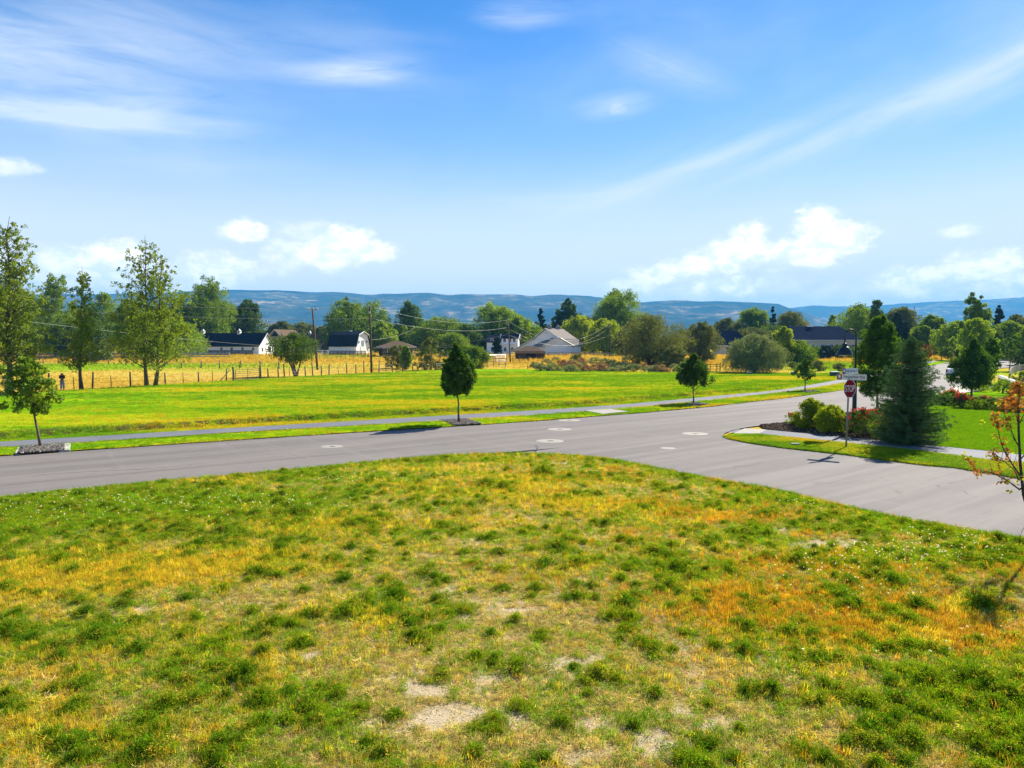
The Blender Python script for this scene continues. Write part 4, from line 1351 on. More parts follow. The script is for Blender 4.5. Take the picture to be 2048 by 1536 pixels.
# --- autumn sapling in the right foreground
def autumn():
    rng = np.random.default_rng(77)
    base = at(2088, 1112, .03)
    root = empty('autumn_tree', base)
    tag(root, 'sparse young tree with orange-brown leaves at the right edge of the lot', 'tree')
    s = F / base.y
    def loc(px, py, dy=0.0):
        d = base.y + dy
        return Vector((xat(px, d) - base.x, dy, zat(py, d) - base.z))
    mb = MB(); tips = []
    trunk = [Vector((0, 0, -.05)), loc(2079, 1060), loc(2056, 990), loc(2047, 930), loc(2041, 860), loc(2038, 810), loc(2040, 785), loc(2043, 765)]
    mb.tube(trunk, [.036, .033, .03, .027, .022, .016, .010, .005], 7)
    def branch(pts, r0, nsub=6, sub=.35):
        rr = [r0 * (1 - .8 * i / (len(pts) - 1)) for i in range(len(pts))]
        mb.tube(pts, rr, 5)
        for i in range(len(pts) - 1):
            a, b = pts[i], pts[i + 1]
            for q in range(nsub):
                if i == 0 and q < nsub / 2: continue
                t = rng.random()
                p_ = a.lerp(b, t)
                dr = (b - a).normalized() + Vector(rng.normal(size=3)) * .75
                dr.z += .25; dr.normalize()
                L = sub * rng.uniform(.35, 1) * (1 - .25 * i)
                e = p_ + dr * L + Vector((0, 0, -.02))
                m_ = p_.lerp(e, .5) + Vector(rng.normal(size=3)) * .03
                mb.tube([p_, m_, e], [.006, .004, .002], 4, False)
                tips.extend([p_.lerp(m_, .6), m_, m_.lerp(e, .5), e])
        tips.append(pts[-1])
    branch([loc(2046, 978), loc(2020, 960, -.1), loc(1990, 945, -.15), loc(1960, 940, -.2), loc(1942, 918, -.2)], .016, 6, .42)
    branch([loc(2046, 950), loc(2028, 925, .2), loc(2010, 895, .3), loc(1998, 855, .35), loc(1990, 830, .4)], .018, 6, .45)
    branch([loc(2046, 960), loc(2035, 940, -.4), loc(2005, 915, -.7), loc(1985, 900, -.9)], .013, 6, .4)
    branch([loc(2040, 890), loc(2025, 860, -.2), loc(2010, 825, -.2), loc(2008, 800, -.3)], .012, 6, .4)
    branch([loc(2040, 850), loc(2030, 815, .2), loc(2020, 785, .3)], .01, 8, .35)
    branch([loc(2040, 850), loc(2060, 810, .2), loc(2075, 785, .3)], .01, 8, .35)
    branch([loc(2046, 920), loc(2080, 880, .2), loc(2100, 850, .2)], .014, 7, .45)
    branch([loc(2046, 980), loc(2085, 950, -.2), loc(2120, 930, -.2)], .015, 7, .45)
    branch([loc(2038, 825), loc(2040, 800, -.1), loc(2036, 775, -.1)], .008, 12, .3)
    mb.build('trunk', M['bark_dark'], root, smooth=True)
    T_ = np.array([tuple(t) for t in tips])
    T_ = T_[rng.random(len(T_)) < .36]
    up_ = T_[:, 2] > (zat(850, base.y) - base.z)
    V, Fc, T = joinq([leafquads(rng, T_, np.full(len(T_), .06), 3, .075, .05), leafquads(rng, T_[up_], np.full(up_.sum(), .1), 3, .075, .055)])
    link('crown', npmesh('crown', V, Fc, {'tone': T}), M['leaf_orange'], root)
    yl = np.array([tuple(loc(1935, 912, -.2)), tuple(loc(1945, 916, -.15)), tuple(loc(1928, 916, -.2)), tuple(loc(1990, 828, .4)), tuple(loc(2028, 985, -.2)), tuple(loc(2020, 880, .2)), tuple(loc(1967, 845, .4)), tuple(loc(2030, 905, .1))])
    yl = np.concatenate([yl, T_[rng.integers(0, len(T_), 46)]])
    V, Fc, T = leafquads(rng, yl, np.full(len(yl), .07), 5, .075, .05)
    o = link('crown', npmesh('crown', V, Fc, {'tone': T}), M['leaf_yellow'], root)
    tag(o, 'a few leaves still yellow-green')


autumn()
p = at(2039, 1095, .03)
root = empty('bare_sapling', p)
tag(root, 'thin bare curved sapling stem at the lot edge under the autumn tree', 'sapling')
MB().tube([(0, 0, -.03), (0, 0, .12), (.03, 0, .3), (.12, 0, .48)], [.008, .007, .005, .003], 5).tube([(.02, 0, .2), (-.05, .02, .3)], [.004, .002], 4).build('stem', M['bark_dark'], root)

# ------------------------------------------------------------------ buildings
def bldg(name, label, px, depth, rz, cat='building'):
    r_ = empty(name, gnd(px, depth, -.1), rz)
    return tag(r_, label, cat)


def win(root, x, z, wd, ht, y, face='front', lit=None, mat='glass'):
    """window on the wall plane: face front (y const, looking -y) or right (x const, looking +x)"""
    fr, pn = MB(), MB()
    if face == 'front':
        fr.box((x, y - .03, z), (wd + .18, .06, ht + .18)); pn.box((x, y - .065, z), (wd, .03, ht)); fr.box((x, y - .09, z), (.05, .03, ht))
    else:
        fr.box((y + .03, x, z), (.06, wd + .18, ht + .18)); pn.box((y + .065, x, z), (.03, wd, ht)); fr.box((y + .09, x, z), (.03, .05, ht))
    f_ = fr.build('window', M['trim'], root)
    pn.build('pane', M[mat], f_)
    return f_


def gable(root, L, Wd, hw, hr, wall, roof, over=.4, x0=0.0, y0=0.0, th=.18, trim=True, names=('wall', 'roof')):
    """ridge along local x, from x0 to x0+L, centred on y0"""
    w_ = MB().prism([(y0 - Wd / 2, -.3), (y0 - Wd / 2, hw), (y0, hr), (y0 + Wd / 2, hw), (y0 + Wd / 2, -.3)], x0, x0 + L).build(names[0], M[wall], root)
    sl = (hr - hw) / (Wd / 2)
    r_ = MB()
    e = over; z_ = .03
    r_.sheet((x0 - e, y0 - Wd / 2 - e, hw - sl * e + z_ + th), (x0 + L + e, y0 - Wd / 2 - e, hw - sl * e + z_ + th), (x0 + L + e, y0, hr + z_ + th), (x0 - e, y0, hr + z_ + th), th)
    r_.sheet((x0 - e, y0 + Wd / 2 + e, hw - sl * e + z_ + th), (x0 + L + e, y0 + Wd / 2 + e, hw - sl * e + z_ + th), (x0 + L + e, y0, hr + z_ + th), (x0 - e, y0, hr + z_ + th), th)
    ro = r_.build(names[1], M[roof], root)
    if trim:
        for xx in (x0 - e - .04, x0 + L + e + .04):
            t_ = MB()
            for s_ in (-1, 1):
                t_.tube([(xx, y0 + s_ * (Wd / 2 + e), hw - sl * e + .1), (xx, y0, hr + .12)], .12, 4)
            t_.build('fascia', M['trim'], root)
    return w_, ro


def hip(root, L, Wd, hw, hr, wall, roof, over=.5, x0=0.0, y0=0.0, ridge_in=None):
    w_ = MB().box((x0 + L / 2, y0, (hw - .3) / 2), (L, Wd, hw + .3)).build('wall', M[wall], root)
    e = over; ri = ridge_in if ridge_in is not None else Wd / 2
    a = [(x0 - e, y0 - Wd / 2 - e, hw), (x0 + L + e, y0 - Wd / 2 - e, hw), (x0 + L + e, y0 + Wd / 2 + e, hw), (x0 - e, y0 + Wd / 2 + e, hw), (x0 + ri, y0, hr), (x0 + L - ri, y0, hr)]
    lo = [(p_[0], p_[1], hw - .18) for p_ in a[:4]]
    m_ = MB().add(a + lo, [(0, 1, 5, 4), (1, 2, 5), (2, 3, 4, 5), (3, 0, 4), (9, 8, 7, 6), (0, 6, 7, 1), (1, 7, 8, 2), (2, 8, 9, 3), (3, 9, 6, 0)])
    ro = m_.build('roof', M[roof], root)
    MB().box((x0 + L / 2, y0 - Wd / 2 - e - .06, hw - .1), (L + 2 * e, .1, .16)).build('gutter', M['trim'], root)
    return w_, ro


def cupola(root, x, y, z, s_=1.0, wall='trim', roof='galv'):
    c_ = MB().box((x, y, z + .5 * s_), (1.1 * s_, 1.1 * s_, 1.3 * s_)).build('cupola', M[wall], root)
    MB().lathe([(.85 * s_, z + 1.15 * s_), (.45 * s_, z + 1.5 * s_), (.05 * s_, z + 1.95 * s_)], (x, y, 0), 8).build('cupola_roof', M[roof], c_)
    MB().box((x, y - .56 * s_, z + .6 * s_), (.6 * s_, .05, .7 * s_)).build('louver', M['bark_dark'], c_)


# long white barn with black roof
d = 226
b = bldg('long_barn', 'long low white barn with black roof and two white cupolas', 519, d, R(-10), 'barn')
gable(b, 32, 9.5, zat(691, d) - float(H(0, d)), zat(666, d) - float(H(0, d)), 'white_wall', 'black_roof', x0=-32, y0=4.75)
for xx in (-22.5, -9.5):
    cupola(b, xx, 4.75, zat(667, d) - float(H(0, d)), .9)
for xx in (-1.9, -5.6, -9.4, -13, -21, -25):
    win(b, xx, 1.9, .7, .9, 0)
MB().box((-17, -.06, 1.5), (4.2, .1, 2.7)).build('door', M['trim'], b)
win(b, 2.2, 1.6, .9, 1.1, 0, 'right'); win(b, 6.6, 1.6, 1.5, 1.8, 0, 'right')

# gambrel barn
b = bldg('gambrel_barn', 'small white gambrel barn with black roof', 713, 226, R(-20), 'barn')
g0 = float(H(0, 226))
he, hb, hp = zat(690, 226) - g0, zat(669.5, 226) - g0, zat(663, 226) - g0
Wg, Lg = 8.0, 10.2
MB().prism([(0, -.3), (0, he), (1.1, hb), (Wg / 2, hp), (Wg - 1.1, hb), (Wg, he), (Wg, -.3)], -Lg, 0).build('wall', M['white_wall'], b)
r_ = MB()
for (ya, za, yb, zb_) in ((-.5, he - .5, 1.05, hb + .1), (1.05, hb + .1, Wg / 2, hp + .15), (Wg + .5, he - .5, Wg - 1.05, hb + .1), (Wg - 1.05, hb + .1, Wg / 2, hp + .15)):
    r_.sheet((-Lg - .4, ya, za + .1), (.5, ya, za + .1), (.5, yb, zb_ + .1), (-Lg - .4, yb, zb_ + .1), .14)
r_.build('roof', M['black_roof'], b)
t_ = MB()
for (ya, za, yb, zb_) in ((-.5, he - .5, 1.05, hb + .1), (1.05, hb + .1, Wg / 2, hp + .15), (Wg + .5, he - .5, Wg - 1.05, hb + .1), (Wg - 1.05, hb + .1, Wg / 2, hp + .15)):
    t_.tube([(.56, ya, za), (.56, yb, zb_)], .11, 4)
t_.build('fascia', M['trim'], b)
MB().box((-4.5, Wg / 2, hp + .35), (1.0, .5, .5)).build('roof_vent', M['galv'], b)
for yy in (1.7, 6.3):
    win(b, yy, he + 1.1, .6, .8, 0, 'right')
MB().box((.06, Wg / 2, he + .6), (.1, 1.4, 2.0)).build('loft_door', M['metal_blue'], b)
MB().box((.06, Wg / 2, 1.4), (.1, 3.0, 2.6)).build('door', M['trim'], b)
MB().box((-3.2, -.06, 1.1), (1.2, .1, 2.1)).build('side_door', M['trim'], b)

# tan gabled house and brown roof behind the long barn
d = 262; g0 = float(H(0, d))
b = bldg('tan_house', 'tan gabled house behind the right end of the long barn', 572, d, R(72), 'house')
gable(b, 12, 9.2, zat(682, d) - g0, zat(659, d) - g0, 'tan_wall', 'brown_roof', x0=0, y0=4.4)
MB().prism([(2.6, zat(672, d) - g0), (4.4, zat(661.5, d) - g0), (6.2, zat(672, d) - g0)], -.08, -.02).build('gable_panel', M['blue_roof'], b)
win(b, 0, 3.2, 1.6, 1.4, 0)
d = 258; g0 = float(H(0, d))
b = bldg('brown_roof_house', 'brown-roofed house left of the first utility pole', 628, d, R(-14), 'house')
gable(b, 8, 9, zat(688, d) - g0, zat(667, d) - g0, 'tan_wall', 'brown_roof', x0=-5, y0=4.5)
cupola(b, -3.9, 4.5, zat(667, d) - g0 - .2, .7)
MB().box((-1.5, 2.6, zat(676, d) - g0), (.16, 1.5, .1), rx=R(35)).build('skylight', M['trim'], b)
MB().box((-3, -.06, 1.2), (1, .1, 2)).build('door', M['trim'], b)

# low brown ranch house
d = 205; g0 = float(H(0, d))
b = bldg('ranch_house', 'low brown ranch house with wide hip roof', 790, d, R(4), 'house')
hip(b, 9.5, 8, zat(693, d) - g0, zat(681, d) - g0, 'brown_wood', 'brown_roof', x0=-4.5, y0=4, over=.8)
for xx in (-2.8, .6, 3.6):
    win(b, xx, 1.8, 1.3, 1.0, 0)
MB().box((-4.9, -3.2, 2.5), (4.5, 4.5, .15)).build('porch_roof', M['brown_roof'], b)
p_ = MB()
for xx in (-6.9, -2.9):
    p_.box((xx, -5.1, 1.2), (.14, .14, 2.5))
p_.build('porch_post', M['brown_wood'], b)

# white two-storey farmhouse with brown wing
d = 232; g0 = float(H(0, d))
b = bldg('white_farmhouse', 'white two-storey farmhouse with steep gable beside the third utility pole', 1019, d, R(-12), 'house')
gable(b, 5.4, 2.6, zat(675, d) - g0, zat(668, d) - g0, 'white_wall', 'blue_roof', x0=-2.6, y0=1.2)
MB().prism([(-.6, -.3), (-.6, zat(682, d) - g0), (3, zat(669, d) - g0 - .2), (6.6, zat(682, d) - g0), (6.6, -.3)], -7.5, -2.7).build('side_wall', M['white_wall'], b)
r_ = MB()
r_.sheet((-8, -1.1, zat(683.5, d) - g0), (-2.75, -1.1, zat(683.5, d) - g0), (-2.75, 3, zat(668.5, d) - g0), (-8, 3, zat(668.5, d) - g0), .15)
r_.sheet((-8, 7.1, zat(683.5, d) - g0), (-2.75, 7.1, zat(683.5, d) - g0), (-2.75, 3, zat(668.5, d) - g0), (-8, 3, zat(668.5, d) - g0), .15)
r_.build('side_roof', M['blue_roof'], b)
for xx, zz in ((-5.8, 4.4), (-4.4, 4.4), (-5.6, 1.6), (-3.8, 1.6)):
    win(b, xx, zz, .8, 1.2, -.6)
for xx, zz in ((-1.6, 4.6), (.2, 4.6), (1.6, 4.6), (-1.4, 1.6), (1.0, 1.6)):
    win(b, xx, zz, .75, 1.2, -.1)
MB().box((.1, -.5, 3.1), (5.6, .7, .16)).build('balcony', M['trim'], b)
d = 244; g0 = float(H(0, d))
b = bldg('farmhouse_wing', 'low dark-roofed house left of the white farmhouse', 972, d, R(3), 'house')
hip(b, 9.5, 8, zat(688, d) - g0, zat(672, d) - g0, 'tan_wall', 'blue_roof', x0=-4.5, y0=4)
win(b, -2, 1.8, 1.4, 1.1, 0)

# white barn with grey roof and its wing
d = 216; g0 = float(H(0, d))
b = bldg('grey_roof_barn', 'big white barn with pale grey roof, two cupolas and low right wing', 1092, d, R(58), 'barn')
cc = math.cos(R(58)); ss = math.sin(R(58))
hp = zat(657.5, d) - g0
# ridge along local x (away); local +y points to the left of the picture
poly_ = [(11.4, -.3), (11.4, zat(699, d) - g0), (4.6, zat(679, d) - g0), (0, hp), (-5.2, zat(679, d) - g0), (-5.2, -.3)]
MB().prism(poly_, 0, 10.5).build('wall', M['white_wall'], b)
r_ = MB()
q = [(11.9, zat(701, d) - g0), (4.6, zat(679, d) - g0 + .12), (0, hp + .15), (-5.8, zat(681, d) - g0)]
for (a1, b1) in zip(q[:-1], q[1:]):
    r_.sheet((-.6, a1[0], a1[1] + .12), (11, a1[0], a1[1] + .12), (11, b1[0], b1[1] + .12), (-.6, b1[0], b1[1] + .12), .16)
r_.build('roof', M['grey_roof'], b)
t_ = MB()
for (a1, b1) in zip(q[:-1], q[1:]):
    t_.tube([(-.66, a1[0], a1[1] + .03), (-.66, b1[0], b1[1] + .03)], .11, 4)
t_.build('fascia', M['trim'], b)
cupola(b, 2.2, 0, hp, .85, 'metal_blue', 'grey_roof'); cupola(b, 7.4, 0, hp, .85, 'metal_blue', 'grey_roof')
MB().lathe([(.35, hp - 1.2), (.35, hp - 1.1)], (0, 0, 0), 8).build('gable_vent', M['tan_wall'], b)
d = 208; g0 = float(H(0, d))
b2 = bldg('barn_wing', 'low white wing with pale grey gabled roof at the right of the big barn', 1092, d, R(22), 'barn')
# front gable plane faces the camera: local x to the right
hw, hr_ = zat(691, d) - g0, zat(676, d) - g0
MB().prism([(0, -.3), (0, hw), (4.4, hr_), (8.4, hw + .2), (8.4, -.3)], 0, 9, axis='y').build('wall', M['white_wall'], b2)
r_ = MB()
r_.sheet((-.5, -.5, hw - .15), (4.4, -.5, hr_ + .15), (4.4, 9.4, hr_ + .15), (-.5, 9.4, hw - .15), .16)
r_.sheet((8.9, -.5, hw + .1), (4.4, -.5, hr_ + .15), (4.4, 9.4, hr_ + .15), (8.9, 9.4, hw + .1), .16)
r_.build('roof', M['grey_roof'], b2)
MB().tube([(-.5, -.56, hw - .2), (4.4, -.56, hr_ + .1), (8.9, -.56, hw + .05)], .1, 4).build('fascia', M['trim'], b2)
gable(b2, 3.2, 7.6, hw, hr_ - .2, 'white_wall', 'grey_roof', x0=8.45, y0=4.3, names=('side_wall', 'side_roof'))
# open shed
d = 172; g0 = float(H(0, d))
b = bldg('open_shed', 'small open horse shed with brown hip roof', 1060, d, R(-4), 'shed')
hw, hr_ = zat(702, d) - g0, zat(691, d) - g0
e_ = .35
a = [(-3.6 - e_, -e_, hw), (3.4 + e_, -e_, hw), (3.4 + e_, 5 + e_, hw), (-3.6 - e_, 5 + e_, hw), (-1.0, 2.5, hr_), (.9, 2.5, hr_)]
lo = [(q_[0], q_[1], hw - .15) for q_ in a[:4]]
MB().add(a + lo, [(0, 1, 5, 4), (1, 2, 5), (2, 3, 4, 5), (3, 0, 4), (9, 8, 7, 6), (0, 6, 7, 1), (1, 7, 8, 2), (2, 8, 9, 3), (3, 9, 6, 0)]).build('roof', M['brown_roof'], b)
MB().box((-2.4, .1, (hw - .2) / 2), (2.2, .12, hw - .2)).box((2.5, .1, (hw - .2) / 2), (1.8, .12, hw - .2)).box((0, 4.9, (hw - .2) / 2), (7, .12, hw - .2)).box((-3.5, 2.5, (hw - .2) / 2), (.12, 4.7, hw - .2)).build('wall', M['brown_wood'], b)
for xx in (-3.5, -1.25, 1.55, 3.4):
    MB().box((xx, -.05, (hw - .16) / 2), (.16, .16, hw - .16)).build('post', M['old_wood'], b)
MB().box((0, -.04, hw - .32), (7.1, .1, .26)).build('beam', M['tan_wall'], b)

# slate-roofed houses on the right
d = 180; g0 = float(H(0, d))
b = bldg('slate_roof_house', 'long cream house with dark slate hip roof', 1645, d, R(0), 'house')
hip(b, 19.6, 11, zat(679, d) - g0, zat(650.5, d) - g0, 'cream_wall', 'blue_roof', x0=-9.9, y0=5.5, over=.35, ridge_in=3.2)
for px_ in (1624, 1643, 1661, 1706):
    win(b, xat(px_, d) - xat(1645, d), 2.9, .85, 1.7, 0)
MB().box((xat(1703, d) - xat(1645, d), -.04, 2.1), (2.4, .08, 3.0)).build('garage_door', M['tan_wall'], b)
dp = MB()
for px_ in (1567, 1722):
    dp.box((xat(px_, d) - xat(1645, d), -.1, 2.2), (.14, .12, 4.6))
dp.build('downpipe', M['blue_roof'], b)
MB().box((-1.2, 5.5, zat(650.5, d) - g0 + .1), (1.6, .8, .5)).build('roof_vent', M['trim'], b)
d = 205; g0 = float(H(0, d))
b = bldg('slate_roof_shed', 'smaller dark slate-roofed house half hidden by the silver bush', 1465, d, R(-12), 'house')
hip(b, 9, 9, zat(690, d) - g0, zat(660, d) - g0, 'cream_wall', 'blue_roof', x0=-5.2, y0=4.5, ridge_in=2.2)
win(b, -1.5, 2.0, .9, 1.4, 0); win(b, 1.0, 2.0, .9, 1.4, 0)
d = 250; g0 = float(H(0, d))
b = bldg('far_grey_house', 'tiny grey gabled house between the two olive trees', 1367, d, R(-50), 'house')
gable(b, 7, 5, zat(672, d) - g0, zat(661, d) - g0, 'metal_blue', 'grey_roof', x0=-3, y0=0)

# ------------------------------------------------------------------ fences
def post_mesh(h_, r_, rng, lean=.04):
    top = (rng.normal() * lean * h_, rng.normal() * lean * h_, h_)
    return MB().tube([(0, 0, -.15), (top[0] * .5, top[1] * .5 + .01, h_ * .5), top], [r_ * 1.05, r_ * 1.0, r_ * .85], 7)


rngp = np.random.default_rng(5)


def fence(name, label, pts, hts, rad, wires=(.35, .75, 1.1), steel=None, mat='old_wood', lean=.04, wmat='wire', wr=.008):
    root = empty(name, pts[0])
    tag(root, label, 'fence')
    o0 = Vector(pts[0])
    tops = []
    for i, p_ in enumerate(pts):
        st = steel and steel[i % len(steel)]
        m_ = post_mesh(hts[i], (.035 if st else rad), rngp, lean)
        o = m_.build('post', M['steel_rust' if st else mat], root, smooth=True)
        o.location = Vector(p_) - o0
    for wz in wires:
        mw = MB()
        mw.tube([Vector(p_) - o0 + Vector((0, 0, wz)) for p_ in pts], wr, 4)
        mw.build('wire' if wr < .03 else 'rail', M[wmat], root)
    return root


def hpost(px, top, bot):
    p_ = at(px, bot); return p_, max(.9, zat(top, p_.y) - p_.z)


PL = [(28, 752, 796), (60, 748, 790), (97, 746, 787), (148.5, 754, 783), (184.6, 744.5, 781.6), (222.7, 751, 779.8), (261, 743.5, 777), (295, 748, 774.5), (331, 745, 772), (367, 744.5, 769.5), (397.5, 743.5, 767), (425.4, 741, 764.5), (452.7, 737, 762.8)]
pp = [hpost(*a) for a in PL]
fence('pasture_fence', 'wire fence of thin weathered posts from the left edge to the field gate', [a[0] for a in pp], [a[1] for a in pp], .08, steel=[0, 1, 0, 1, 0, 1])
# the gate
pa, pb = at(467, 763), at(521, 759.5)
root = empty('field_gate', pa)
tag(root, 'rusty tubular field gate between two thick wooden posts', 'gate')
v_ = pb - pa; L_ = v_.length; ang = math.atan2(v_.y, v_.x)
root.rotation_euler = (0, 0, ang)
g_ = MB()
for z_ in (.18, .42, .66, .90, 1.14, 1.38):
    g_.tube([(.35, 0, z_), (L_ - .25, 0, z_)], .03, 6)
for x_ in (.35, L_ * .52, L_ - .25):
    g_.tube([(x_, 0, .12), (x_, 0, 1.42)], .035, 6)
g_.build('gate_panel', M['steel_rust'], root)
for x_ in (0, L_):
    MB().tube([(x_, 0, -.2), (x_ + .02, 0, 1.0), (x_ - .02, 0, 1.75)], [.13, .12, .11], 8).build('post', M['old_wood'], root, smooth=True)
MB().tube([(-2.2, 0, .1), (-.6, .02, 1.35)], .05, 6).build('brace', M['old_wood'], root)
PL = [(536.7, 737, 755.5), (557, 733, 756), (569, 728, 755), (579, 734, 755), (611, 732, 753), (625.6, 725, 751.5), (643, 732, 750.5), (657.8, 728, 749.7), (677, 733, 748.7), (694, 726, 747.8), (712, 729, 747), (728, 722, 746), (758, 721, 745), (772, 728, 744), (785, 727, 743),
      (805, 728, 742.5), (825, 728, 742), (850, 727, 741.5), (872, 727, 741), (895, 722, 739.5)]
pp = [hpost(*a) for a in PL]
fence('pasture_fence', 'wire fence with closely set posts between the field gate and the egg-shaped street tree', [a[0] for a in pp], [a[1] for a in pp], .085, steel=[0, 0, 0, 1, 0])
PL = [(965, 727, 738.5), (1010, 724, 738), (1055, 727, 738), (1100, 729, 741), (1150, 730, 742), (1200, 732, 743.5), (1260, 733, 745), (1320, 734, 746)]
pp = [hpost(*a) for a in PL]
fence('pasture_fence', 'sparse wire fence along the lawn in front of the sagebrush', [a[0] for a in pp], [a[1] for a in pp], .05, steel=[1, 0], wires=(.4, .9))
PL = [(20, 714, 727), (60, 714, 727), (87, 714, 727), (117, 713, 726.5), (150, 712, 727), (182, 714, 728), (218, 718, 728), (252, 717, 729), (290, 719, 731), (330, 722, 733), (363, 725, 735), (402, 722, 736), (439, 721, 736.5), (479, 721, 736.5), (521, 722, 737), (558, 722, 737)]
pp = [hpost(*a) for a in PL]
fence('inner_fence', 'second fence line of leaning dark posts across the pasture', [a[0] for a in pp], [a[1] for a in pp], .1, lean=.1, wires=(.5, 1.0))
PL = [(x_, 0, 0) for x_ in range(640, 960, 17)]
pts_ = [gnd(a[0], 175 + (a[0] - 640) * .02) for a in PL]
fence('white_post_fence', 'row of short pale posts in the gold grass before the gambrel barn', pts_, [1.25] * len(pts_), .07, mat='bark_pale', wires=(.6, 1.1))
# rail fences in front of the farms
pts_ = [gnd(px_, 186) for px_ in range(-20, 480, 30)]
fence('blue_rail_fence', 'long blue-grey rail fence below the dark trees at left', pts_, [1.5] * len(pts_), .07, mat='metal_blue', wires=(.45, .9, 1.35), wmat='metal_blue', wr=.09)
pts_ = [gnd(px_, 218) for px_ in range(395, 520, 14)]
fence('dark_rail_fence', 'dark board fence in front of the long white barn', pts_, [1.5] * len(pts_), .09, mat='bark_dark', wires=(.3, .65, 1.0, 1.35), wmat='bark_dark', wr=.13)
pts_ = [gnd(px_, 214) for px_ in (633, 645, 657)]
fence('white_rail_fence', 'short white rail fence left of the gambrel barn', pts_, [1.6] * 3, .09, mat='trim', wires=(.5, 1.0, 1.5), wmat='trim', wr=.06)
pts_ = [gnd(px_, 212) for px_ in range(660, 740, 8)]
fence('red_rail_fence', 'dark red rail fence below the gambrel barn', pts_, [1.4] * len(pts_), .1, mat='steel_rust', wires=(.35, .7, 1.05, 1.35), wmat='steel_rust', wr=.1)
pts_ = [gnd(px_, 196) for px_ in range(950, 1035, 12)]
fence('white_rail_fence', 'pale rail fence in front of the white farmhouse', pts_, [1.3] * len(pts_), .06, mat='galv', wires=(.5, 1.0), wmat='galv', wr=.05)
pts_ = [gnd(px_, 196) for px_ in range(1096, 1240, 12)]
fence('barn_rail_fence', 'low rail fence with boards along the front of the grey-roofed barn', pts_, [1.3] * len(pts_), .09, mat='bark_pale', wires=(.4, .8, 1.2), wmat='bark_pale', wr=.09)
# corral panels
def corral(label, pts, h_=1.7, mat='galv', rails=6):
    root = empty('corral_panel', pts[0]); tag(root, label, 'corral panel', 'corral panels in the gold pasture')
    o0 = Vector(pts[0]); m_ = MB()
    for k in range(rails):
        m_.tube([Vector(p_) - o0 + Vector((0, 0, .3 + (h_ - .3) * k / (rails - 1))) for p_ in pts], .04, 4)
    m_.build('rail', M[mat], root)
    for p_ in pts:
        MB().tube([(0, 0, -.1), (rngp.normal() * .12, 0, h_ + .1)], .06, 5).build('post', M['old_wood'], root).location = Vector(p_) - o0


corral('grey corral panels ending at the leaning posts, right of the egg-shaped tree', [gnd(958, 150), gnd(975, 152), gnd(992, 154), gnd(1012, 156)])
corral('nearer row of leaning weathered corral boards', [gnd(964, 134), gnd(974, 134), gnd(987, 135), gnd(998, 136), gnd(1012, 137)], 1.5, 'old_wood', 3)
corral('green-grey corral panel beside the open shed', [gnd(1026, 150), gnd(1040, 150), gnd(1057, 150)], 1.5, 'box_green', 4)
# brown field gate behind the lawn
root = empty('wooden_gate', at(1407, 745)); tag(root, 'brown rail gate between the small street tree and the silver bush', 'gate')
a_, b_ = at(1407, 745), at(1440, 745)
m_ = MB(); L_ = (b_ - a_).length
for z_ in (.2, .55, .9, 1.3):
    m_.tube([(0, 0, z_), (L_, 0, z_)], .045, 4)
m_.build('gate_rail', M['steel_rust'], root)
for x_ in (0, L_ * .4, L_ * .8, L_):
    MB().tube([(x_, 0, -.1), (x_, 0, 1.45)], .06, 6).build('post', M['old_wood'], root)

# ------------------------------------------------------------------ utility poles and lines
def upole(label, px, top, bot, lean=0.0, arm=None, r_=.16, p_=None):
    p_ = p_ or at(px, bot)
    root = empty('utility_pole', p_)
    tag(root, label, 'utility pole')
    h_ = zat(top, p_.y) - p_.z
    MB().tube([(0, 0, -.3), (lean * .5, 0, h_ * .5), (lean, 0, h_)], [r_ * 1.15, r_, r_ * .75], 9).build('pole', M['pole_wood'], root, smooth=True)
    if arm:
        MB().box((lean + arm[1], -.18, h_ - .35), (arm[0], .12, .14)).build('crossarm', M['bark_pale'], root)
        for k in (-1, 0, 1):
            MB().lathe([(.06, 0), (.08, .08), (.03, .2)], (lean + arm[1] + k * arm[0] * .42, -.18, h_ - .28), 8).build('insulator', M['galv'], root)
        MB().tube([(lean + arm[1] - arm[0] * .3, -.17, h_ - .4), (lean, -.14, h_ - 1.1)], .03, 4).build('brace', M['galv'], root)
    else:
        MB().lathe([(.05, 0), (.07, .08), (.02, .2)], (lean, 0, h_), 8).build('insulator', M['galv'], root)
        MB().box((lean + .0, -.2, h_ - 1.0), (.16, .12, .3)).build('bracket', M['galv'], root)
    return root, p_, h_


P1, p1, h1 = upole('utility pole with pale crossarm behind the umbrella-shaped tree', 635, 615, 739, -.75, (1.9, .15), .17)
P2, p2, h2 = upole('thick bare utility pole at the lawn edge', 743, 612, 745.5, -.15, None, .16)
MB().tube([(.05, 0, 1.9), (.45, 0, 0)], .025, 5).build('guy_guard', M['old_wood'], P2)
P3, p3, h3 = upole('leaning thin utility pole in front of the white farmhouse', 1021, 640, 725, -.55, None, .14)
P4, p4, h4 = upole('utility pole rising among the lime willows', 1219, 647, 706, -.3, None, .15, p_=gnd(1219, 200))
P5, p5, h5 = upole('far utility pole with crossarm between the two olive trees', 1358, 652, 700, 0, (2.6, 0), .13, p_=gnd(1358, 240))
upole('distant bare utility pole at the right against the hill', 1824, 614, 660, 0, None, .14, p_=gnd(1824, 240))


def cable(label, a, b, sag, r_=.016, mat='cable'):
    a, b = Vector(a), Vector(b)
    pts = []
    for i in range(25):
        t = i / 24
        p_ = a.lerp(b, t) - a; p_.z -= sag * 4 * t * (1 - t)
        pts.append(p_)
    m_ = MB().tube(pts, r_, 5)
    o = m_.build('power_line', M[mat], None, smooth=True)
    o.location = a
    tag(o, label, 'power line', 'power lines across the pasture')


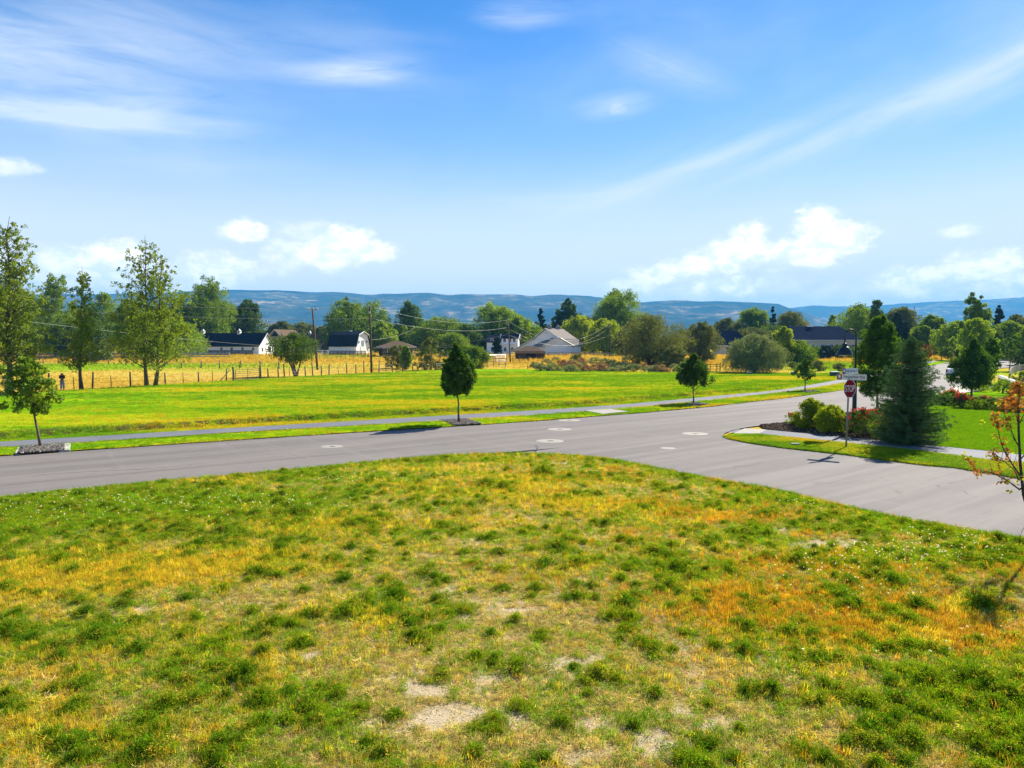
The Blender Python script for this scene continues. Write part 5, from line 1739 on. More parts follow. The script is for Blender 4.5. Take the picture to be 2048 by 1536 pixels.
def P3d(px, py, depth): return Vector((xat(px, depth), depth, zat(py, depth)))


t2 = p2 + Vector((-.15, 0, 0))
cable('top power line from the left trees to the bare pole at the lawn edge', P3d(-60, 580, 100), P3d(741, 612, p2.y), 1.2)
cable('middle power line passing behind the crossarm pole', P3d(-60, 604, 108), P3d(741, 637, p2.y), .9)
cable('lowest power line running from the left edge to the long barn', P3d(-60, 628, 105), P3d(525, 691, 200), .4)
cable('long horizontal pale cable above the left pasture', P3d(-40, 688, 178), P3d(640, 697, 178), .1)
cable('upper line sagging between the bare pole and the leaning farmhouse pole', P3d(742, 612, p2.y), P3d(1015, 640, p3.y), 1.5)
cable('second line sagging between the bare pole and the leaning farmhouse pole', P3d(742, 636, p2.y), P3d(1016, 655, p3.y), 1.3)
cable('third low line dropping from the leaning farmhouse pole to the ranch house', P3d(1017, 669, p3.y), P3d(800, 700, 200), .5)
cable('horizontal pale cable between ranch house and egg-shaped tree', P3d(745, 697, 170), P3d(905, 694, 170), .05)
cable('upper line from the leaning farmhouse pole to the willow pole', P3d(1015, 641, p3.y), P3d(1216, 648, p4.y), 4.6)
cable('middle line from the leaning farmhouse pole to the willow pole', P3d(1016, 656, p3.y), P3d(1216, 656, p4.y), 4.4)
cable('lower line from the leaning farmhouse pole to the willow pole', P3d(1017, 670, p3.y), P3d(1216, 671, p4.y), 2.6)
cable('service line from the bare pole toward the ranch house', P3d(742, 680, p2.y), P3d(835, 652, 250), .9)

# ------------------------------------------------------------------ road furniture
def crack(name, pts, wd=.035):
    W2 = [at(*q, .004) for q in pts]
    rc = np.random.default_rng(3); P2 = []
    for a, b in zip(W2[:-1], W2[1:]):
        for i in range(9):
            q = a.lerp(b, i / 9); P2.append(q + Vector((rc.normal() * .06, rc.normal() * .05, 0)))
    vs = []; 
    for i, q in enumerate(P2):
        d = (P2[min(i + 1, len(P2) - 1)] - P2[max(i - 1, 0)]).normalized(); n_ = Vector((-d.y, d.x, 0)) * wd * rc.uniform(.3, 1) / 2
        vs += [q + n_, q - n_]
    MB().add(vs, [(2 * i, 2 * i + 1, 2 * i + 3, 2 * i + 2) for i in range(len(P2) - 1)]).build(name, M['ink'])['kind'] = 'structure'


crack('road_crack', [(1069, 908), (1074, 900), (1071, 890)], .07)
crack('road_crack', [(1462, 936), (1500, 930), (1528, 924)], .05)
crack('road_crack', [(60, 952), (160, 944), (300, 938), (420, 925)], .03)


def manhole(px, py, rx, label, lid=True):
    p_ = at(px, py)
    rr = rx / F * math.hypot(p_.x, p_.y) * .99
    root = empty('manhole', p_)
    tag(root, label, 'manhole', 'manhole collars in the junction')
    MB().lathe([(rr, -.02), (rr, .004), (rr * .5, .006)], (0, 0, 0), 40).build('concrete_collar', M['concrete'], root)
    if lid:
        c_ = MB().lathe([(rr * .24, .0), (rr * .24, .011), (rr * .2, .013)], (rr * .05, 0, 0), 24).build('iron_lid', M['iron'], root)
        MB().box((rr * .05, 0, .014), (rr * .12, rr * .05, .006)).build('lid_slot', M['ink'], c_)
    else:
        MB().lathe([(rr * .10, .0), (rr * .10, .011), (rr * .08, .013)], (0, 0, 0), 20).build('valve_cap', M['iron'], root)


manhole(664, 893, 21.5, 'pale round manhole collar alone on the road at left')
manhole(1119, 858.5, 24.5, 'round manhole collar directly above the largest one')
manhole(1100, 882, 28, 'largest pale manhole collar near the crack in the road')
manhole(1138, 840.5, 23, 'manhole collar nearest the far verge')
manhole(1390, 867.5, 25, 'pale manhole collar left of the corner ramp slab')
manhole(1336, 896.5, 15, 'smallest pale valve collar in the mouth of the side road', False)


def kerb(a, b, label, wdt=.32, ht=.09):
    a, b = Vector(a), Vector(b)
    o = empty('tree_square_kerb', (a + b) / 2, math.atan2((b - a).y, (b - a).x))
    tag(o, label, 'kerb')
    MB().box((0, 0, ht / 2 - .04), ((b - a).length, wdt, ht + .08)).build('kerb_stone', M['kerb'], o, bevel=.015)


kerb(at(42, 898), at(36, 910), 'white kerb at the left side of the gravel square', .2)
kerb(at(131, 891), at(129, 904), 'white kerb at the right side of the gravel square', .38)
kerb(at(880, 842.5), at(906, 851), 'thin kerb left of the egg-shaped street tree', .12)
kerb(at(931, 840.5), at(962, 848.5), 'thin kerb right of the egg-shaped street tree', .12)


def ubox(px, bot, top, wpx, label, mat='box_green', name='utility_box', dep=.9):
    p_ = at(px, bot)
    wd = wpx / F * p_.y; h_ = max(.15, zat(top, p_.y) - p_.z)
    root = empty(name, p_, R(-6)); tag(root, label, 'utility box')
    MB().box((0, 0, .02), (wd * 1.15, dep * 1.15, .12)).build('base_slab', M['concrete'], root)
    MB().box((0, 0, h_ * .46 + .08), (wd, dep, h_ * .92)).build('cabinet', M[mat], root, bevel=.02)
    MB().box((0, 0, h_ + .02), (wd * 1.04, dep * 1.04, .1)).build('lid', M['box_top'], root, bevel=.02)


ubox(1669, 754, 744, 15, 'green utility box behind the street name signs')
ubox(1588, 750.5, 744, 9, 'small green utility box left of the smallest street tree')
ubox(1498, 747.5, 745, 10, 'flat grey box in front of the big silver bush', 'iron')
o = MB().box((0, 0, .05), (.34, .2, .06)).build('sprinkler_box', M['concrete']); o.location = at(1590, 892, .04)
tag(o, 'small pale flat cover in the corner grass strip', 'cover')


def text_mesh(s_, size, name='t'):
    c_ = bpy.data.curves.new(name, 'FONT')
    c_.body = s_; c_.size = size; c_.align_x = 'CENTER'; c_.align_y = 'CENTER'; c_.extrude = .0015; c_.resolution_u = 3
    o = bpy.data.objects.new(name, c_); COL.objects.link(o)
    dg = bpy.context.evaluated_depsgraph_get()
    me = bpy.data.meshes.new_from_object(o.evaluated_get(dg))
    bpy.data.objects.remove(o); bpy.data.curves.remove(c_)
    return me


def place_text(s_, w_, h_, M4, mat, name, parent, bold=0):
    me = text_mesh(s_, 1.0)
    co = np.array([tuple(v.co) for v in me.vertices])
    mn, mx = co.min(0), co.max(0)
    sx, sy = w_ / (mx[0] - mn[0]), h_ / (mx[1] - mn[1])
    c = (mn + mx) / 2
    for v in me.vertices:
        v.co = M4 @ Vector(((v.co.x - c[0]) * sx, (v.co.y - c[1]) * sy, v.co.z))
    if len(me.materials): me.materials.clear()
    return link(name, me, M[mat], parent)


# stop sign with the two street-name blades
sp = at(1692, 897, .04)
root = empty('stop_sign', sp)
tag(root, 'red stop sign with two street name blades on a steel post at the corner', 'sign')
top = zat(758, sp.y) - sp.z
MB().tube([(0, 0, -.1), (.03, .0, 1.6), (.05, 0, top + .03)], .035, 10).build('post', M['post_mauve'], root, smooth=True)


def panelM(c, nrm, off=0.0):
    n_ = Vector(nrm).normalized(); z_ = Vector((0, 0, 1)); x_ = z_.cross(n_).normalized()
    m_ = Matrix((x_, z_, n_)).transposed().to_4x4()
    m_.translation = Vector(c) + n_ * off
    return m_


def ngon(mb, M4, rad, n, th, rot=0.0):
    vs = []
    for z_ in (0, th):
        for k in range(n):
            a = rot + 2 * math.pi * k / n
            vs.append(M4 @ Vector((rad * math.cos(a), rad * math.sin(a), z_)))
    fs = [tuple(range(n))[::-1], tuple(range(n, 2 * n))] + [(k, (k + 1) % n, n + (k + 1) % n, n + k) for k in range(n)]
    return mb.add(vs, fs)


nstop = Vector((.50, -.866, 0))
cz = (zat(758, sp.y) + zat(796, sp.y)) / 2 - sp.z
cs = Vector((.05, 0, cz)) + nstop * .045
face = ngon(MB(), panelM(cs, nstop), .405, 8, .004, R(22.5)).build('sign_plate', M['sign_white'], root)
red = ngon(MB(), panelM(cs, nstop, .005), .38, 8, .003, R(22.5)).build('red_face', M['sign_red'], face)
place_text('STOP', .60, .27, panelM(cs, nstop, .0105), 'sign_white', 'lettering', face)


def blade(zc, ang, ln, ht, txt, mat, label, shift, tsize):
    dx = Vector((math.cos(ang), math.sin(ang), 0)); nn = Vector((dx.y, -dx.x, 0))
    c = Vector((.05, 0, zc)) + dx * shift
    m4 = panelM(c, nn)
    pl = MB()
    pl.box((0, 0, 0), (ln, ht, .012))
    pl.v = [tuple(m4 @ Vector(v)) for v in pl.v]
    b_ = pl.build('name_blade', M[mat], root); b_['label'] = label
    lg = MB().box((-ln / 2 + .1, 0, .008), (.17, ht * .94, .01)); lg.v = [tuple(m4 @ Vector(v)) for v in lg.v]
    lg.build('logo_panel', M['sign_red'], b_)
    ic = MB().box((-ln / 2 + .1, .02, .015), (.08, ht * .42, .005)).box((-ln / 2 + .1, -.06, .015), (.10, .012, .005)); ic.v = [tuple(m4 @ Vector(v)) for v in ic.v]
    ic.build('logo_mark', M['sign_white'], b_)
    mt = panelM(c + dx * .1, nn, .009)
    place_text(txt, ln * .72, tsize, mt, 'ink', 'lettering', b_)


MB().box((.05, 0, top + .06), (.08, .05, .08)).box((.05, 0, top + .30), (.05, .04, .06)).build('bracket', M['galv'], root)
zb1 = (zat(748.5, sp.y) + zat(760, sp.y)) / 2 - sp.z
zb2 = (zat(736.5, sp.y) + zat(748, sp.y)) / 2 - sp.z
blade(zb1, R(-38), 1.12, .235, 'Meriweather Way', 'sign_cream', 'lower cream street name blade', .10, .15)
blade(zb2, R(28), .98, .235, 'Twin Springs Ln', 'sign_blue', 'upper blue-grey street name blade', .06, .12)

# street lamp
lp = Vector((xat(1710, 34.2), 34.2, .04))
root = empty('street_lamp', lp)
tag(root, 'dark green shepherd-crook street lamp with bell shade behind the stop sign', 'street lamp')
hl = zat(659, lp.y) - lp.z; rr = 11.2 / F * lp.y
hb = hl - rr
MB().lathe([(.20, -.05), (.20, .25), (.13, .4), (.115, .9), (.10, 1.2), (.085, 2.7), (.05, 2.78)], (0, 0, 0), 14).build('base', M['lamp_green'], root, smooth=True)
arc = [(0, 0, 2.6), (0, 0, hb)] + [(-rr + rr * math.cos(a), 0, hb + rr * math.sin(a)) for a in np.linspace(.15, math.pi - .05, 16)] + [(-2 * rr, 0, hb), (-2 * rr, 0, zat(686, lp.y) - lp.z)]
MB().tube(arc, [.055] + [.04] + [.034] * 18, 9).build('crook_arm', M['lamp_green'], root, smooth=True)
zt, zb = zat(686, lp.y) - lp.z, zat(710, lp.y) - lp.z
hs = zt - zb
b_ = MB().lathe([(.04, hs), (.11, hs * .97), (.12, hs * .80), (.09, hs * .74), (.16, hs * .70), (.24, hs * .55), (.31, hs * .35), (.355, hs * .14), (.40, hs * .03), (.40, 0), (.34, 0), (.30, hs * .3), (.2, hs * .5), (.02, hs * .6)],
                (-2 * rr, 0, zb), 28).build('bell_shade', M['lamp_green'], root, smooth=True)
MB().lathe([(.33, .0), (.25, -.05), (.05, -.08)], (-2 * rr, 0, zb + .03), 20).build('lens', M['lamp_glass'], b_, smooth=True)

# ------------------------------------------------------------------ pickup truck
p_ = at(1908, 758, .0)
tv = Vector((.62, .79, 0))
root = empty('pickup_truck', p_, math.atan2(tv.y, tv.x))
tag(root, 'white pickup truck driving away, partly behind the broad street tree', 'pickup truck')
# local +x = forward, rear bumper at x=0
def sect(x, pts): return [(x, y, z) for y, z in pts]
def hull(stations, name, mat, parent, sm=False):
    vs = []; n_ = len(stations[0]); 
    for st in stations: vs += st
    fs = [tuple(range(n_))[::-1], tuple((len(stations) - 1) * n_ + k for k in range(n_))]
    for i in range(len(stations) - 1):
        for k in range(n_):
            a, b = i * n_ + k, i * n_ + (k + 1) % n_
            fs.append((a, b, b + n_, a + n_))
    return MB().add(vs, fs).build(name, M[mat], parent, smooth=False, bevel=.03)


def sec(x, w_, z0, z1, rnd=.08): return [(x, -w_, z0), (x, w_, z0), (x, w_ + .02, (z0 + z1) / 2), (x, w_ - rnd, z1), (x, -w_ + rnd, z1), (x, -w_ - .02, (z0 + z1) / 2)]
body = hull([sec(.1, .93, .62, 1.28), sec(2.1, .96, .55, 1.3), sec(3.6, .97, .52, 1.26), sec(4.2, .97, .5, 1.22), sec(5.5, .9, .52, 1.1), sec(5.75, .82, .55, .95)], 'body', 'car_white', root)
cab = hull([sec(2.05, .86, 1.22, 1.3, .02), sec(2.2, .84, 1.22, 1.9, .16), sec(3.5, .82, 1.22, 1.93, .16), sec(4.3, .84, 1.2, 1.24, .02)], 'cab', 'car_white', root)
MB().box((2.07, 0, 1.62), (.06, 1.35, .42), ry=R(12)).build('rear_window', M['glass'], cab)
MB().box((3.1, -.875, 1.6), (1.7, .05, .42)).box((3.1, .875, 1.6), (1.7, .05, .42)).build('side_window', M['glass'], cab)
MB().box((.07, 0, 1.0), (.06, 1.45, .5)).build('tailgate', M['car_white'], root)
MB().box((0.02, 0, .56), (.2, 1.85, .24)).build('bumper', M['car_dark'], root, bevel=.02)
MB().box((.6, 0, .5), (.9, 1.6, .3)).build('undertray', M['car_dark'], root)
for s_ in (-1, 1):
    MB().box((.06, s_ * .85, 1.02), (.1, .16, .4)).build('tail_light', M['tail_red'], root)
    MB().box((3.9, s_ * 1.12, 1.42), (.12, .22, .3)).build('mirror', M['car_dark'], root)
    for x_ in (1.15, 4.75):
        wh = MB(); prof_ = [(.2, -.12), (.36, -.13), (.40, -.09), (.40, .09), (.36, .13), (.2, .12)]
        wh.lathe(prof_, (0, 0, 0), 22)
        wh.v = [(x_ + v[0], s_ * .84 + v[2], .4 + v[1]) for v in wh.v]
        t_ = wh.build('wheel', M['rubber'], root)
        rm = MB().lathe([(.21, -.1), (.21, .1)], (0, 0, 0), 16); rm.v = [(x_ + v[0], s_ * .87 + v[2], .4 + v[1]) for v in rm.v]
        rm.build('rim', M['galv'], t_)
MB().box((-.09, 0, .82), (.02, .3, .14)).build('number_plate', M['sign_white'], root)

# retaining wall, small buildings at right
o = empty('retaining_wall', at(2018, 756)); tag(o, 'low curved tan block retaining wall at the right edge', 'wall')
o0 = o.location.copy()
wl = [at(2018, 756), at(2022, 748), at(2030, 743), at(2044, 740), at(2075, 740)]
vs = []; fs = []
for i, q in enumerate(wl):
    a_ = q - o0
    n_ = Vector((.3, .3, 0))
    vs += [a_ + Vector((0, 0, -.2)), a_ + Vector((0, 0, .95)), a_ + n_ + Vector((0, 0, .95)), a_ + n_ + Vector((0, 0, -.2))]
for i in range(len(wl) - 1):
    for k in range(4):
        fs.append((i * 4 + k, i * 4 + (k + 1) % 4, i * 4 + 4 + (k + 1) % 4, i * 4 + 4 + k))
fs += [(0, 1, 2, 3), tuple(len(vs) - 4 + k for k in (3, 2, 1, 0))]
MB().add(vs, fs).build('wall_blocks', M['wall_stone'], o)
o = empty('retaining_wall', at(2000, 757)); tag(o, 'pale sloping stone border below the retaining wall', 'wall')
q = [at(2000, 757) - o.location, at(2030, 770) - o.location, at(2060, 778) - o.location]
MB().tube([(v.x, v.y, .2) for v in q], .3, 6).build('wall_blocks', M['kerb'], o)
o = MB().box((0, 0, .14), (.9, .7, .28)).lathe([(.3, .28), (.25, .38)], (0, 0, 0), 8).build('garden_rock', M['kerb'], bevel=.05); o.location = at(1982, 778)
tag(o, 'pale rock by the driveway planting', 'rock')

# ------------------------------------------------------------------ woman by the fence
def person():
    base = at(125, 779.5, 0)
    root = empty('person', base, R(8))
    tag(root, 'woman in black top and pale trousers standing by the fence looking down at her hands', 'person')
    def skin(name, mat, joints, bones, sub=2, parent=root):
        me = bpy.data.meshes.new(name)
        me.from_pydata([j[0] for j in joints], bones, [])
        o = link(name, me, M[mat], parent)
        sm = o.modifiers.new('skin', 'SKIN')
        me.skin_vertices[0].data  # layer made by the modifier
        for i, j in enumerate(joints):
            r_ = j[1] if isinstance(j[1], tuple) else (j[1], j[1])
            me.skin_vertices[0].data[i].radius = r_
        me.skin_vertices[0].data[0].use_root = True
        sm.use_smooth_shade = True
        o.modifiers.new('sub', 'SUBSURF').levels = sub
        o.modifiers['sub'].render_levels = sub
        return o
    J = [((0, 0, .92), (.155, .12)), ((0, 0, 1.10), (.125, .10)), ((0, -.01, 1.28), (.15, .11)), ((0, 0, 1.40), (.10, .08)), ((0, -.01, 1.46), .05), ((0, -.03, 1.53), (.072, .082)), ((0, -.045, 1.60), (.075, .088)),
         ((-.17, 0, 1.37), .052), ((-.22, -.02, 1.12), .042), ((-.10, -.22, 1.10), .032), ((-.045, -.27, 1.15), .022),
         ((.17, 0, 1.37), .052), ((.22, -.02, 1.12), .042), ((.10, -.22, 1.10), .032), ((.045, -.27, 1.15), .022),
         ((-.09, 0, .82), .09), ((-.10, .01, .48), .058), ((-.11, .03, .10), .042), ((-.12, -.10, .04), .035),
         ((.09, 0, .82), .09), ((.10, .01, .48), .058), ((.11, .03, .10), .042), ((.12, -.10, .04), .035)]
    Bn = [(0, 1), (1, 2), (2, 3), (3, 4), (4, 5), (5, 6), (3, 7), (7, 8), (8, 9), (9, 10), (3, 11), (11, 12), (12, 13), (13, 14), (0, 15), (15, 16), (16, 17), (17, 18), (0, 19), (19, 20), (20, 21), (21, 22)]
    for s_, hnd in ((-1, 10), (1, 14)):
        hp = J[hnd][0]
        for k, (dx, dz, l_) in enumerate([(.02, .03, .055), (.008, .035, .06), (-.006, .033, .055), (-.018, .025, .045), (.03, -.005, .04)]):
            J.append(((hp[0] + s_ * dx * .9, hp[1] - l_ * .6, hp[2] + dz), .0085)); J.append(((hp[0] + s_ * dx * .6, hp[1] - l_, hp[2] + dz - .02 + .01), .007))
            Bn += [(hnd, len(J) - 2), (len(J) - 2, len(J) - 1)]
    skin('body', 'skin', J, Bn)
    skin('shirt', 'shirt', [((0, 0, .96), (.185, .15)), ((0, 0, 1.12), (.165, .13)), ((0, -.01, 1.28), (.19, .145)), ((0, 0, 1.40), (.13, .10)), ((-.18, 0, 1.37), .075), ((-.24, -.02, 1.14), .062), ((-.15, -.15, 1.11), .05),
                          ((.18, 0, 1.37), .075), ((.24, -.02, 1.14), .062), ((.15, -.15, 1.11), .05)], [(0, 1), (1, 2), (2, 3), (3, 4), (4, 5), (5, 6), (3, 7), (7, 8), (8, 9)])
    skin('trousers', 'jeans', [((0, 0, .93), (.18, .15)), ((-.10, 0, .80), .118), ((-.115, .01, .46), .10), ((-.12, .02, .10), .098), ((.10, 0, .80), .118), ((.115, .01, .46), .10), ((.12, .02, .10), .098)],
         [(0, 1), (1, 2), (2, 3), (0, 4), (4, 5), (5, 6)])
    skin('hair', 'hair', [((0, .02, 1.63), (.098, .10)), ((0, .055, 1.52), (.11, .085)), ((-.03, .075, 1.38), (.10, .06)), ((-.02, .08, 1.27), (.07, .04)), ((-.075, -.01, 1.50), (.035, .05)), ((-.09, -.03, 1.36), .03), ((.075, -.01, 1.50), (.035, .05)), ((.09, -.03, 1.36), .03)],
         [(0, 1), (1, 2), (2, 3), (0, 4), (4, 5), (0, 6), (6, 7)])
    MB().lathe([(.012, 0), (.016, .02), (.006, .04)], (0, -.135, 1.54), 8).build('nose', M['skin'], root)
    for s_ in (-1, 1):
        MB().lathe([(.004, 0), (.011, .006), (.004, .014)], (s_ * .028, -.125, 1.585), 8).build('eye', M['ink'], root)
        MB().box((s_ * .12, -.05, .035), (.085, .25, .07)).build('shoe', M['shoe'], root, bevel=.02)
    MB().box((0, -.125, 1.505), (.045, .01, .008)).build('mouth', M['sign_red'], root)
    ph = MB().box((0, -.32, 1.19), (.075, .012, .15), rx=R(-30)).build('phone', M['ink'])
    ph.location = base; ph.rotation_euler = (0, 0, R(8)); tag(ph, 'dark phone held in the hands of the woman by the fence', 'phone')


person()

# ------------------------------------------------------------------ scattered stuff (grass, flowers, gravel)
def tuft(nb, L, Wd, spread, lean, rng, seg=2):
    V = []; Fc = []; T = []
    for k in range(nb):
        a = rng.random() * 6.28; b_ = rng.random() * 6.28
        bx, by = spread * rng.random() ** .5 * np.array([math.cos(a), math.sin(a)])
        l = L * rng.uniform(.55, 1.15); ln_ = lean * rng.uniform(.3, 1.4) * l
        dx, dy = math.cos(b_), math.sin(b_); wx, wy = -dy * Wd * .5, dx * Wd * .5
        z = l * math.sqrt(max(.02, 1 - min(.97, (ln_ / l) ** 2)))
        p0 = (bx, by, 0); p1 = (bx + dx * ln_ * .35, by + dy * ln_ * .35, z * .6); p2 = (bx + dx * ln_, by + dy * ln_, z)
        i = len(V)
        V += [(p0[0] - wx, p0[1] - wy, 0), (p0[0] + wx, p0[1] + wy, 0), (p1[0] + wx * .8, p1[1] + wy * .8, p1[2]), (p1[0] - wx * .8, p1[1] - wy * .8, p1[2]), (p2[0] + wx * .15, p2[1] + wy * .15, p2[2]), (p2[0] - wx * .15, p2[1] - wy * .15, p2[2])]
        Fc += [(i, i + 1, i + 2, i + 3), (i + 3, i + 2, i + 4, i + 5)]
        t_ = rng.random(); T += [t_ * .5, t_ * .5, t_, t_, t_, t_]
    return npmesh('tuft', V, Fc, {'tone': T})


def sprig(n, h_, r_, leaf, rng):
    C_ = np.c_[rng.normal(size=(n, 2)) * r_ * .45, rng.random(n) * h_]
    V, Fc, T = leafquads(rng, C_, np.full(n, r_ * .25), 7, leaf, leaf * .5, up=.7)
    V[:, 2] = np.abs(V[:, 2])
    v2, f2, t2 = [], [], []
    return npmesh('sprig', V, Fc, {'tone': T})


def litter(nb, L, Wd, spread, rng):
    V = []; Fc = []; T = []
    for k in range(nb):
        c = rng.normal(size=2) * spread * .5; a = rng.random() * 6.28; l = L * rng.uniform(.4, 1.2) / 2; z = rng.random() * .03; dz = rng.normal() * .012
        dx, dy = math.cos(a) * l, math.sin(a) * l; wx, wy = -math.sin(a) * Wd / 2, math.cos(a) * Wd / 2
        i = len(V)
        V += [(c[0] - dx - wx, c[1] - dy - wy, z), (c[0] - dx + wx, c[1] - dy + wy, z), (c[0] + dx + wx, c[1] + dy + wy, z + dz), (c[0] + dx - wx, c[1] + dy - wy, z + dz)]
        Fc.append((i, i + 1, i + 2, i + 3)); T += [rng.random()] * 4
    return npmesh('litter', V, Fc, {'tone': T})


def pebble(rng, n=1):
    V = []; Fc = []; T = []
    import bmesh
    bm = bmesh.new(); bmesh.ops.create_icosphere(bm, subdivisions=1, radius=1)
    for v in bm.verts:
        v.co = Vector((v.co.x * 1.0, v.co.y * .8, v.co.z * .55)) * rng.uniform(.8, 1.2)
    V = [tuple(v.co) for v in bm.verts]; Fc = [[v.index for v in f.verts] for f in bm.faces]
    bm.free()
    return npmesh('pebble', V, Fc, {'tone': [.5] * len(V)})


def scatter(name, label, cat, meshes, P_, rot, scl, col, idx, mat):
    cl = bpy.data.collections.new(name + '_sources')      # not linked to the scene
    for i, me in enumerate(meshes):
        me.materials.clear(); me.materials.append(mat)
        o = bpy.data.objects.new('%s_source_%02d' % (name, i), me)
        cl.objects.link(o)
    me = bpy.data.meshes.new(name)
    me.vertices.add(len(P_)); me.vertices.foreach_set('co', np.asarray(P_, np.float32).ravel())
    for nm, arr in (('rot', rot), ('scl', scl)):
        a_ = me.attributes.new(nm, 'FLOAT_VECTOR', 'POINT'); a_.data.foreach_set('vector', np.asarray(arr, np.float32).ravel())
    a_ = me.attributes.new('col', 'FLOAT_COLOR', 'POINT'); a_.data.foreach_set('color', np.c_[col, np.ones(len(col))].astype(np.float32).ravel())
    a_ = me.attributes.new('idx', 'INT', 'POINT'); a_.data.foreach_set('value', np.asarray(idx, np.int32))
    o = bpy.data.objects.new(name, me); COL.objects.link(o)
    tag(o, label, cat, None, 'stuff')
    ng = bpy.data.node_groups.new(name, 'GeometryNodeTree')
    ng.interface.new_socket('Geometry', in_out='INPUT', socket_type='NodeSocketGeometry')
    ng.interface.new_socket('Geometry', in_out='OUTPUT', socket_type='NodeSocketGeometry')
    N_ = ng.nodes; Lk = ng.links
    gi_ = N_.new('NodeGroupInput'); go = N_.new('NodeGroupOutput')
    mp = N_.new('GeometryNodeMeshToPoints')
    ip = N_.new('GeometryNodeInstanceOnPoints'); ci = N_.new('GeometryNodeCollectionInfo')
    ci.inputs['Collection'].default_value = cl; ci.inputs['Separate Children'].default_value = True; ci.inputs['Reset Children'].default_value = True
    def na(nm, typ):
        a_ = N_.new('GeometryNodeInputNamedAttribute'); a_.data_type = typ; a_.inputs[0].default_value = nm; return a_.outputs[0]
    e2 = N_.new('FunctionNodeEulerToRotation')
    Lk.new(gi_.outputs[0], mp.inputs[0]); Lk.new(mp.outputs[0], ip.inputs['Points'])
    Lk.new(ci.outputs[0], ip.inputs['Instance']); ip.inputs['Pick Instance'].default_value = True
    Lk.new(na('idx', 'INT'), ip.inputs['Instance Index'])
    Lk.new(na('rot', 'FLOAT_VECTOR'), e2.inputs[0]); Lk.new(e2.outputs[0], ip.inputs['Rotation'])
    Lk.new(na('scl', 'FLOAT_VECTOR'), ip.inputs['Scale'])
    Lk.new(ip.outputs[0], go.inputs[0])
    md = o.modifiers.new('scatter', 'NODES'); md.node_group = ng
    return o


rg = np.random.default_rng(2024)
GM = M['grass_inst']


def jitcol(base, n, v=.18, hv=.08):
    b_ = np.array(base, float)[None] * np.ones((n, 1))
    k = np.exp(rg.normal(size=(n, 1)) * v)
    return np.clip(b_ * k * np.exp(rg.normal(size=(n, 3)) * hv), 0, 1)


def lotpoints(n, ymin=3.2, ymax=33, p=1.35):
    """more points per area close to the camera"""
    Y = ymin + (ymax - ymin) * rg.random(n) ** p
    X = (rg.random(n) * 2 - 1) * (Y * .80 + 1.0)
    # stay below the road edge
    ey = np.interp(X, le[:, 0], le[:, 1])
    k = Y < ey + .04
    return X[k], Y[k], ey[k]


src = [tuft(20, .12, .0048, .06, .5, rg), tuft(24, .09, .0048, .07, .8, rg), tuft(16, .16, .0045, .06, .4, rg),        # 0-2 upright grass
       litter(16, .17, .006, .16, rg), litter(20, .12, .005, .14, rg),                                                # 3-4 straw
       sprig(9, .10, .09, .022, rg), sprig(12, .14, .10, .026, rg), sprig(8, .07, .10, .020, rg)]                     # 5-7 leafy weeds
X, Y, EY = lotpoints(430000)
green, bare, yel = lot_fields(X, Y)
n_ = len(X)
u = rg.random(n_)
isG = green + rg.normal(size=n_) * .55 > .38
keep = (rg.random(n_) > np.clip(bare * 1.5 - .35, 0, .96))
isY = (~isG) & (yel + rg.normal(size=n_) * .45 > .50)
kind = np.where(isG, 0, np.where(isY, 1, 2))
idx = np.where(kind == 0, rg.choice([0, 1, 5, 7], n_, p=[.38, .32, .15, .15]), np.where(kind == 1, rg.choice([0, 1, 2, 3], n_, p=[.3, .35, .2, .15]), rg.choice([3, 4, 1, 0], n_, p=[.32, .28, .25, .15])))
colr = np.where((kind == 0)[:, None], jitcol((.165, .305, .006), n_, .24), np.where((kind == 1)[:, None], jitcol((.54, .415, .03), n_, .26), jitcol((.47, .39, .13), n_, .34)))
orange = (fbm(X * .7, Y * .9, 91) + .35 * (X / 8)) > .68
colr = np.where(((kind == 1) & orange)[:, None], jitcol((.48, .285, .018), n_, .24), colr)
mixy = (kind == 0) & (rg.random(n_) < .22)
colr = np.where(mixy[:, None], jitcol((.36, .38, .012), n_), colr)
far = 1 + np.clip((Y - 10) / 22, 0, 1) * .5
scv = rg.uniform(.55, 1.1, n_) * far * np.where(kind == 0, .85, np.where(kind == 1, 1.05, .72))
Pg = np.c_[X, Y, lz(X, Y) - .01]
rt = np.c_[rg.normal(size=(n_, 2)) * .18, rg.random(n_) * 6.28]
sc3 = np.c_[scv, scv, scv * rg.uniform(.6, 1.2, n_)]
colr = np.clip(colr * 1.14, 0, 1)
A1 = [a[keep] for a in (Pg, rt, sc3, colr, idx)]

